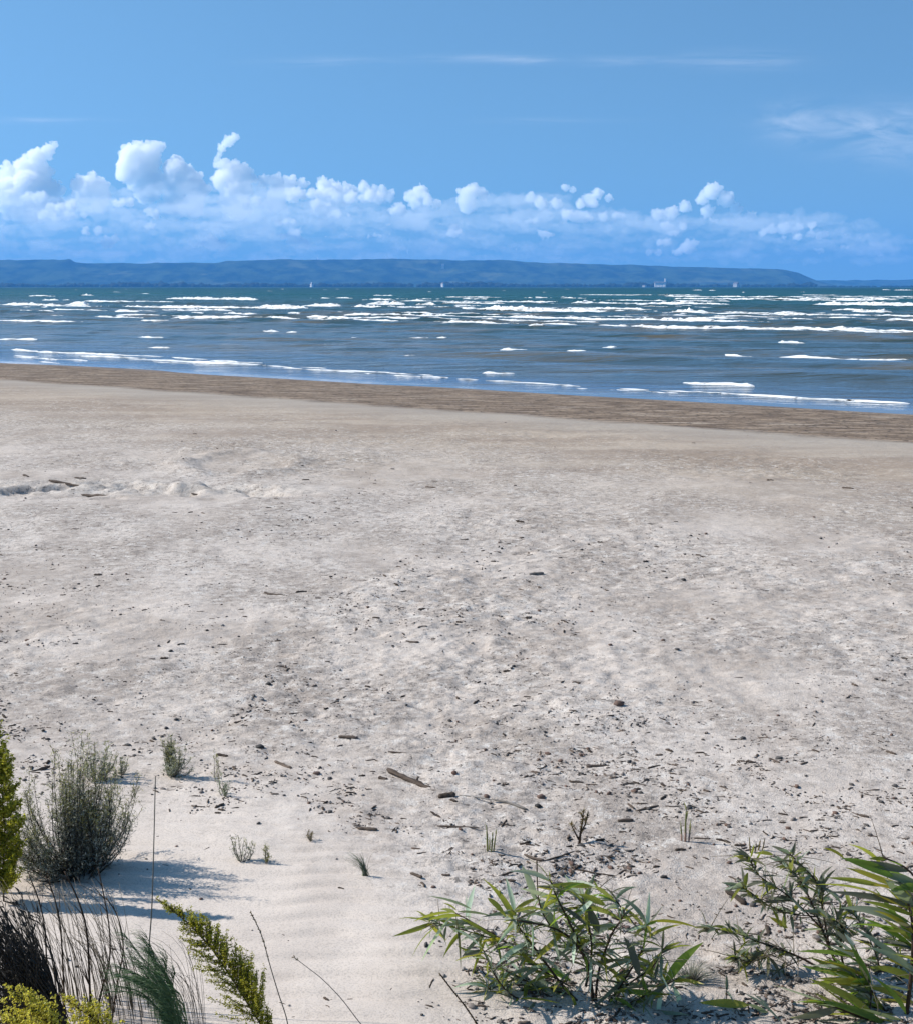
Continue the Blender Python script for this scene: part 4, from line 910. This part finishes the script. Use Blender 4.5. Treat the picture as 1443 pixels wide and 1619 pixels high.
stalk([(74, 1600), (74, 1545), (71, 1470), (60, 1420), (46, 1385)], 3.75, 3.5, 2, 'dark stalk left of the middle of the bottom left stalks', group=DG, twigs=8, seed=34)
stalk([(104, 1620), (101, 1560), (96, 1470), (86, 1420), (72, 1385)], 3.75, 4, 2, 'dark stalk with yellowed lower part beside the thick curving one', group=DG, twigs=8, seed=35)
stalk([(90, 1600), (78, 1545), (50, 1505), (24, 1470), (-4, 1428)], 3.7, 5, 2.5, 'dark stalk leaning far left across the corner', group=DG, twigs=10, seed=36)
stalk([(236, 1640), (235, 1520), (240, 1440), (243, 1350), (246, 1228)], 3.9, 3.2, 1.8, 'very tall straight grey stalk standing before the clean sand', m=M_GREYSTEM, seed=37)
stalk([(460, 1680), (455, 1619), (440, 1570), (428, 1530), (414, 1480), (397, 1444)], 3.6, 2.2, 1.6, 'thin grass stalk with a long dark seed spike, left of the bottom middle', 'grass_stalk', 'grass stalk', M_GREYSTEM, head=(.30, 4), seed=38)
stalk([(620, 1680), (570, 1619), (540, 1580), (510, 1549), (486, 1530), (465, 1514)], 3.6, 1.8, 1.2, 'thinnest grass stalk with a tiny brown head, at the bottom middle', 'grass_stalk', 'grass stalk', M_GREYSTEM, head=(.09, 4), seed=39)
stalk([(790, 1680), (753, 1619), (735, 1592), (718, 1570), (695, 1540)], 3.7, 3.2, 2.4, 'reddish brown grass stalk rough with seeds, left of the willow shrub', 'grass_stalk', 'grass stalk', M_STEM, head=(.65, 3.4), seed=40)
def corner_brush():
    """the dark tangle in the corner and the thin parallel dead stems leaning out of it"""
    r_ = random.Random(44); Y = 3.65; k = Y / FPX; b = to_ground(at_depth(70, 1640, Y), 0, 0); root = empty('dead_brush', b); tag(root, 'black tangle of dead brush leaning left in the bottom left corner', 'dead brush'); mb = MB()
    for i in range(430):
        q = r_.random(); bs = at_depth(r_.uniform(20, 112), r_.uniform(1600, 1680), Y + r_.uniform(-.12, .12)); 
        tip = at_depth(r_.uniform(-70, 40) + 26 * q, r_.uniform(1410, 1600), Y + r_.uniform(-.2, .15)); c = (bs + tip) / 2 + Vector((.04, 0, .02)); pts = bez(bs - b, c - b, tip - b, 5)
        mb.tube(pts, r_.uniform(.8, 2.2) * k, .4 * k, 3)
        for _ in range(4):
            P = pts[r_.randrange(1, 6)]; leaf_to(mb, P, P + (Vector((-.7, 0, .5)) + rdir(r_)).normalized() * .03, .006, .1, r_, 2)
    for i in range(14): bs = at_depth(r_.uniform(20, 100), 1640, Y); mb.tube([Vector((r_.uniform(-.05, .05), 0, -.01)), bs - b, at_depth(r_.uniform(10, 90), 1560, Y) - b], .004, .002, 4)
    mb.build('stem', M_BLACK, root)
    b = to_ground(at_depth(170, 1640, 3.85)); root = empty('dry_grass', b); tag(root, 'fine grey dead stems leaning left in parallel among the bottom left stalks', 'dry grass'); mb = MB()
    for i in range(120):
        u0 = r_.uniform(70, 235); u1 = u0 - r_.uniform(20, 95); Yd = 3.85 + r_.uniform(-.1, .12); bs = at_depth(u0, r_.uniform(1590, 1660), Yd); tip = at_depth(u1, r_.uniform(1385, 1490), Yd + .05); c = at_depth(u0 - 12, 1500, Yd)
        mb.tube([p - b for p in bez(bs, c, tip, 6)], r_.uniform(.5, 1.1) * k, .3 * k, 3)
    for i in range(40): bs = at_depth(r_.uniform(70, 235), 1640, 3.85); mb.tube([Vector((r_.uniform(-.06, .06), r_.uniform(-.05, .05), -.01)), bs - b], .0016, .0012, 3)
    mb.build('stem', M_DRY, root)
corner_brush()
def feathery():
    r_ = random.Random(47); Y = 3.7; k = Y / FPX; b = to_ground(at_depth(285, 1680, Y)); root = empty('feathery_grass', b); tag(root, 'fine dark green feathery plant arching up left between the stalks and the goldenrod plume', 'feathery plant'); st = MB(); fl = MB()
    for i in range(28):
        tip = (r_.uniform(178, 285), r_.uniform(1475, 1570)); Yd = Y + r_.uniform(-.1, .1)
        pts = [p - b for p in bez(at_depth(r_.uniform(265, 312), 1690, Yd), at_depth(r_.uniform(250, 300), 1560, Yd), at_depth(*tip, Yd), 10)]; st.tube([Vector((0, 0, -.01))] + pts, .0022, .0006, 4)
        for j in range(120):
            f = r_.uniform(.5, 9.9); q = int(f); P = pts[q].lerp(pts[q + 1], f - q); ax = (pts[q + 1] - pts[q]).normalized(); d = (ax * 1.0 + Vector((-.7, r_.uniform(-.6, .6), r_.uniform(-.2, .5)))).normalized()
            L = r_.uniform(12, 38) * k; fl.tube([P, P + d * L * .6, P + d * L + Vector((-.1, 0, -.2)) * L], .35 * k, .14 * k, 3)
    st.build('stem', M_FINE, root); fl.build('foliage', M_FINE, root)
    b = to_ground(at_depth(250, 1680, 3.8)); root = empty('dry_grass', b); tag(root, 'thin dead grass spreading over the top of the dark green feathery plant', 'dry grass'); mb = MB()
    for i in range(60):
        u0 = r_.uniform(240, 330); Yd = 3.8 + r_.uniform(-.08, .08); tip = (u0 - r_.uniform(10, 130), r_.uniform(1470, 1560)); mb.tube([p - b for p in bez(at_depth(u0, 1665, Yd), at_depth(u0 - 5, 1500, Yd), at_depth(*tip, Yd), 7)], .5 * k, .25 * k, 3)
        mb.tube([Vector((0, 0, -.01)), at_depth(u0, 1664, Yd) - b], .001, .0008, 3)
    mb.build('stem', M_DRY, root)
feathery()

def shrub(name, base, Y, label, cat, branches, leaves, fill, seed, group=None, bias=(0, 0, 0), twigs=0):
    """a leafy shrub built on picture points: branches (lists of points), set leaves (from, to, width, kind), and filling leaves along the branches"""
    r_ = random.Random(seed); b = on_ground(*base) if base[1] < 1615 else to_ground(at_depth(base[0], base[1], Y)); Yb = Y; root = empty(name, b); tag(root, label, cat, group); k = Y / FPX
    mats = {'o': M_OLIVE, 'g': M_GREEN, 'y': M_YEL, 's': M_GREY, 'd': M_DARK, 'p': M_PALE}; mbs = {c: MB() for c in mats}; lines = []
    for br in branches:
        yo = r_.uniform(-.10, .10); pts = [at_depth(u, v, Yb + yo * (i / max(1, len(br) - 1))) - b for i, (u, v, w_) in enumerate(br)]; mb = MB(); sm = []
        for i in range(len(pts) - 1):
            a, c, d, e = pts[max(0, i - 1)], pts[i], pts[i + 1], pts[min(len(pts) - 1, i + 2)]
            for j in range(4): t = j / 4; sm.append(.5 * (2 * c + (d - a) * t + (2 * a - 5 * c + 4 * d - e) * t * t + (3 * c - a - 3 * d + e) * t ** 3))
        sm.append(pts[-1]); ws = [q[2] for q in br]; mb.tube(sm, 0, sides=5, rs=[np.interp(i / (len(sm) - 1), np.linspace(0, 1, len(ws)), ws) * k * .5 for i in range(len(sm))]); mb.build('branch', M_STEM, root)
        if br[-1] != (848, 1360, 2.4): lines.append(sm)      # that one is a dead stalk
    for (u0, v0, u1, v1, w_, kd) in leaves:
        y0 = Yb + r_.uniform(-.06, .06); leaf_to(mbs[kd], at_depth(u0, v0, y0) - b, at_depth(u1, v1, y0 + r_.uniform(-.05, .05)) - b, w_ * k * 1.12, r_.uniform(.02, .09), r_, 8, .25, roll=r_.uniform(.75, 1.15) * r_.choice((1, -1)) if kd != 'd' else r_.uniform(.2, .8))
    n, lmin, lmax, lw, kinds = fill; sg = .05 if bias[2] > .3 else .12
    for _ in range(n):
        ln = r_.choice(lines); i = min(len(ln) - 2, int(r_.uniform(.25, 1) * (len(ln) - 1))); P = ln[i].lerp(ln[i + 1], r_.random()); ax = (ln[i + 1] - ln[i]).normalized()
        d = (ax * r_.uniform(.1, .9) + rdir(r_, -.7, .6) + Vector(bias)).normalized(); z_ = r_.random() ** 1.4; L = (lmin + (lmax - lmin) * z_) * k
        leaf_to(mbs[r_.choice(kinds)], P, P + d * L, lw * k * (.5 + z_ * .9) * r_.uniform(.7, 1.25), r_.uniform(-.02, sg), r_, 5, .3, roll=r_.uniform(-1.4, 1.4))
    if twigs:
        tw = MB()
        for _ in range(twigs):
            ln = r_.choice(lines); i = r_.randrange(0, len(ln) - 1); P = ln[i].lerp(ln[i + 1], r_.random()); d = (rdir(r_, -.5, .8) + Vector(bias) * .5).normalized(); L = r_.uniform(20, 75) * k
            tw.tube(bez(P, P + d * L * .5 + Vector((0, 0, .01)), P + d * L, 4), r_.uniform(.6, 1.3) * k, .35 * k, 3)
        tw.build('dead_twigs', M_DRY, root)['kind'] = 'stuff'
    fm = MB(); ml = []
    for c, mb in mbs.items():
        if mb.v: fm.cur = len(ml); ml.append(mats[c]); fm.add(mb.v, mb.f)
    fm.build('foliage', ml, root); return root
shrub('willow_shrub', (938, 1612), 4.05, 'low willow shrub of long narrow olive and grey leaves, right of bottom middle', 'shrub',
 [[(930, 1612, 5), (860, 1608, 4), (795, 1590, 3), (770, 1560, 2)], [(945, 1612, 5), (1010, 1612, 4), (1085, 1596, 3)], [(940, 1612, 4), (900, 1575, 3), (850, 1560, 3), (790, 1530, 2)], [(945, 1612, 4), (975, 1570, 3), (1030, 1530, 3), (1048, 1500, 2)], [(938, 1608, 5.5), (932, 1545, 5), (915, 1500, 4), (880, 1470, 4), (815, 1455, 3)], [(940, 1608, 5), (945, 1540, 4.5), (965, 1480, 4), (985, 1440, 3), (940, 1402, 2)], [(936, 1608, 6), (890, 1560, 5), (845, 1500, 4), (820, 1466, 3), (812, 1440, 2)],
  [(940, 1610, 5), (930, 1530, 4), (900, 1460, 4), (880, 1420, 3), (868, 1390, 2)], [(942, 1610, 6), (980, 1560, 4), (1015, 1500, 3), (1022, 1462, 2)], [(945, 1610, 5), (1000, 1585, 4), (1048, 1560, 3), (1070, 1548, 2)], [(935, 1612, 5), (870, 1590, 4), (815, 1578, 3), (785, 1548, 3), (762, 1500, 2)],
  [(900, 1560, 3), (850, 1530, 3), (800, 1490, 2), (720, 1444, 2)], [(850, 1505, 2), (770, 1482, 2), (700, 1462, 2), (678, 1460, 1.5)], [(925, 1560, 5), (935, 1500, 4), (925, 1440, 3), (922, 1425, 2)], [(900, 1500, 2), (855, 1440, 2.4), (848, 1360, 2.4)], [(960, 1608, 5), (1010, 1600, 4), (1060, 1612, 3)]],
 [(818, 1472, 762, 1389, 11, 'o'), (718, 1443, 653, 1458, 9, 'o'), (718, 1445, 666, 1522, 6, 'p'), (720, 1447, 728, 1534, 7, 'd'), (722, 1442, 778, 1449, 9, 's'), (722, 1440, 700, 1428, 4, 'o'), (745, 1438, 676, 1417, 6, 's'), (725, 1452, 788, 1490, 11, 'o'), (765, 1478, 729, 1516, 6, 's'), (826, 1470, 831, 1529, 12, 'g'),
  (816, 1470, 788, 1481, 9, 'd'), (938, 1403, 862, 1401, 9, 'o'), (940, 1402, 972, 1426, 6, 'o'), (962, 1428, 1010, 1474, 11, 'd'), (957, 1432, 912, 1414, 10, 'o'), (946, 1476, 920, 1424, 15, 'd'), (846, 1424, 824, 1368, 12, 's'), (888, 1432, 820, 1405, 13, 's'), (885, 1492, 845, 1415, 14, 's'), (1002, 1482, 1026, 1458, 6, 'o'),
  (1026, 1458, 1106, 1469, 9, 'y'), (1050, 1558, 1112, 1490, 14, 'g'), (1116, 1466, 1106, 1438, 8, 'd'), (902, 1552, 842, 1530, 16, 'g'), (812, 1579, 753, 1572, 11, 'y'), (902, 1564, 808, 1579, 7, 'o'), (852, 1606, 788, 1591, 12, 'g'), (900, 1564, 838, 1622, 9, 'p'), (902, 1574, 910, 1622, 10, 'o'), (1046, 1560, 1038, 1622, 8, 'p'),
  (1062, 1558, 1079, 1622, 11, 'p'), (1050, 1562, 960, 1572, 9, 's'), (1048, 1565, 1000, 1615, 8, 's'), (868, 1466, 905, 1440, 9, 'g'), (905, 1440, 930, 1470, 7, 'o'), (770, 1420, 800, 1452, 8, 'o'), (790, 1420, 788, 1402, 5, 'o'), (1010, 1545, 985, 1480, 13, 'd'), (1030, 1550, 1018, 1500, 12, 'd'), (960, 1560, 1000, 1520, 9, 'd'),
  (805, 1440, 865, 1452, 8, 's'), (900, 1520, 960, 1512, 10, 'd'), (850, 1490, 800, 1520, 7, 's'), (945, 1560, 990, 1600, 11, 'd'), (880, 1440, 912, 1470, 9, 'g'), (870, 1500, 905, 1525, 11, 's')],
 (900, 14, 78, 6.0, 'ssoossydospsog'), 61, bias=(-.15, 0, -.30), twigs=300)
shrub('willow_shrub', (1348, 1585), 4.25, 'fine leaved dark shrub with slanting brown stems beside the big leaves at right', 'shrub',
 [[(1350, 1585, 6), (1312, 1502, 5), (1292, 1450, 4), (1266, 1395, 3), (1236, 1362, 2)], [(1345, 1580, 5), (1328, 1500, 4), (1335, 1470, 3), (1318, 1455, 2)], [(1338, 1560, 5), (1270, 1517, 4), (1200, 1490, 3), (1150, 1472, 2), (1112, 1468, 1.5)], [(1300, 1470, 3), (1250, 1420, 3), (1200, 1385, 2), (1185, 1355, 1.5)],
  [(1312, 1502, 3), (1300, 1440, 3), (1295, 1400, 2), (1248, 1350, 1.5)], [(1270, 1517, 2), (1230, 1535, 2), (1208, 1560, 2), (1205, 1565, 1.5)], [(1265, 1580, 3), (1300, 1600, 3), (1350, 1590, 4)], [(1240, 1500, 2), (1190, 1520, 2), (1160, 1515, 1.5)], [(1292, 1450, 2), (1230, 1440, 2), (1170, 1400, 1.5)], [(1360, 1600, 4), (1300, 1572, 3), (1245, 1545, 2)], [(1375, 1612, 4), (1392, 1545, 3), (1372, 1480, 2), (1345, 1440, 1.5)], [(1395, 1612, 4), (1424, 1545, 3), (1412, 1480, 2)], [(1350, 1612, 4), (1290, 1605, 3), (1235, 1590, 2)]],
 [(1222, 1352, 1192, 1350, 6, 'o'), (1250, 1385, 1248, 1352, 6, 'o'), (1195, 1380, 1168, 1362, 6, 'o'), (1270, 1400, 1235, 1375, 6, 'd'), (1240, 1470, 1240, 1440, 9, 'o'), (1245, 1468, 1215, 1450, 8, 'y'), (1190, 1515, 1160, 1505, 7, 'o')],
 (1150, 12, 46, 5.2, 'sdsdsdodosd'), 62, bias=(-.25, 0, 0), twigs=260)
shrub('willow_shrub', (1420, 1612), 4.0, 'big leaved willow shrub cut by the right edge, its broad green leaves pointing left', 'shrub',
 [[(1430, 1625, 8), (1440, 1540, 7), (1442, 1460, 5), (1425, 1400, 4), (1408, 1386, 2)], [(1445, 1640, 8), (1475, 1540, 6), (1470, 1440, 5), (1440, 1380, 4), (1396, 1356, 3)], [(1440, 1640, 6), (1400, 1600, 4), (1372, 1560, 3), (1345, 1540, 2)], [(1450, 1600, 6), (1470, 1500, 5), (1440, 1420, 4)], [(1430, 1630, 5), (1370, 1612, 4), (1300, 1585, 3)], [(1372, 1610, 3), (1376, 1560, 3), (1350, 1495, 2)]],
 [(1412, 1386, 1330, 1357, 15, 'g'), (1335, 1359, 1300, 1341, 11, 'y'), (1396, 1402, 1306, 1388, 8, 'o'), (1382, 1412, 1288, 1399, 6, 'o'), (1446, 1434, 1308, 1410, 11, 'd'), (1442, 1468, 1328, 1436, 15, 's'), (1446, 1502, 1358, 1450, 14, 'g'), (1450, 1540, 1372, 1498, 12, 's'), (1446, 1428, 1412, 1394, 10, 'd'), (1450, 1572, 1330, 1568, 13, 's'),
  (1432, 1604, 1378, 1544, 15, 'g'), (1382, 1606, 1278, 1548, 12, 'o'), (1404, 1622, 1290, 1582, 12, 'g'), (1444, 1620, 1345, 1604, 12, 'p'), (1412, 1400, 1336, 1372, 8, 'y'), (1440, 1480, 1345, 1462, 14, 'g'), (1446, 1450, 1360, 1425, 12, 'o'), (1448, 1520, 1340, 1500, 9, 's'), (1470, 1560, 1392, 1508, 14, 'd'), (1395, 1370, 1340, 1335, 6, 'o'), (1330, 1430, 1305, 1408, 5, 's'), (1446, 1545, 1342, 1465, 10, 's'),
  (1380, 1575, 1290, 1548, 11, 'o'), (1448, 1592, 1385, 1580, 13, 'y'), (1446, 1612, 1285, 1601, 11, 'y'), (1446, 1588, 1352, 1556, 12, 'y'), (1424, 1620, 1236, 1612, 9, 'o'), (1448, 1552, 1368, 1530, 11, 'o'), (1446, 1478, 1380, 1440, 10, 'y'), (1446, 1625, 1330, 1590, 12, 's')],
 (120, 30, 110, 11, 'gsosgsyod'), 63, bias=(-1.6, 0, .45), twigs=60)
shrub('willow_shoot', (1150, 1622), 4.0, 'single low willow shoot with one broad olive leaf, between the two near shrubs', 'willow shoot',
 [[(1190, 1650, 3), (1184, 1605, 2.5), (1182, 1588, 2)], [(1148, 1640, 2.5), (1148, 1600, 2), (1148, 1562, 1.5)]], [(1184, 1590, 1104, 1586, 13, 'o'), (1184, 1592, 1124, 1602, 7, 'o'), (1182, 1588, 1225, 1612, 9, 's'), (1170, 1618, 1235, 1622, 6, 's'), (1178, 1572, 1238, 1622, 4, 's'), (1190, 1572, 1250, 1624, 4, 's')], (4, 20, 40, 6, 'so'), 64)
def dry_puff():
    r_ = random.Random(66); b = on_ground(1092, 1553); k = b.y / FPX; root = empty('dry_seed_tuft', b); tag(root, 'round grey dried tuft of fine hairs behind the bright green leaf of the willow shrub', 'dry tuft'); mb = MB()
    for i in range(230):
        a = r_.uniform(-1.45, 1.45); L = r_.uniform(.6, 1.0) * 54 * k; d = Vector((math.sin(a), r_.uniform(-.5, .5), math.cos(a))).normalized(); mb.tube([Vector((d.x * .01, 0, -.002)), d * L * .6, d * L + Vector((.2 * L * d.x, 0, -.12 * L))], .35 * k, .15 * k, 3)
    mb.build('seed_hair', M_SAGE, root)
dry_puff()
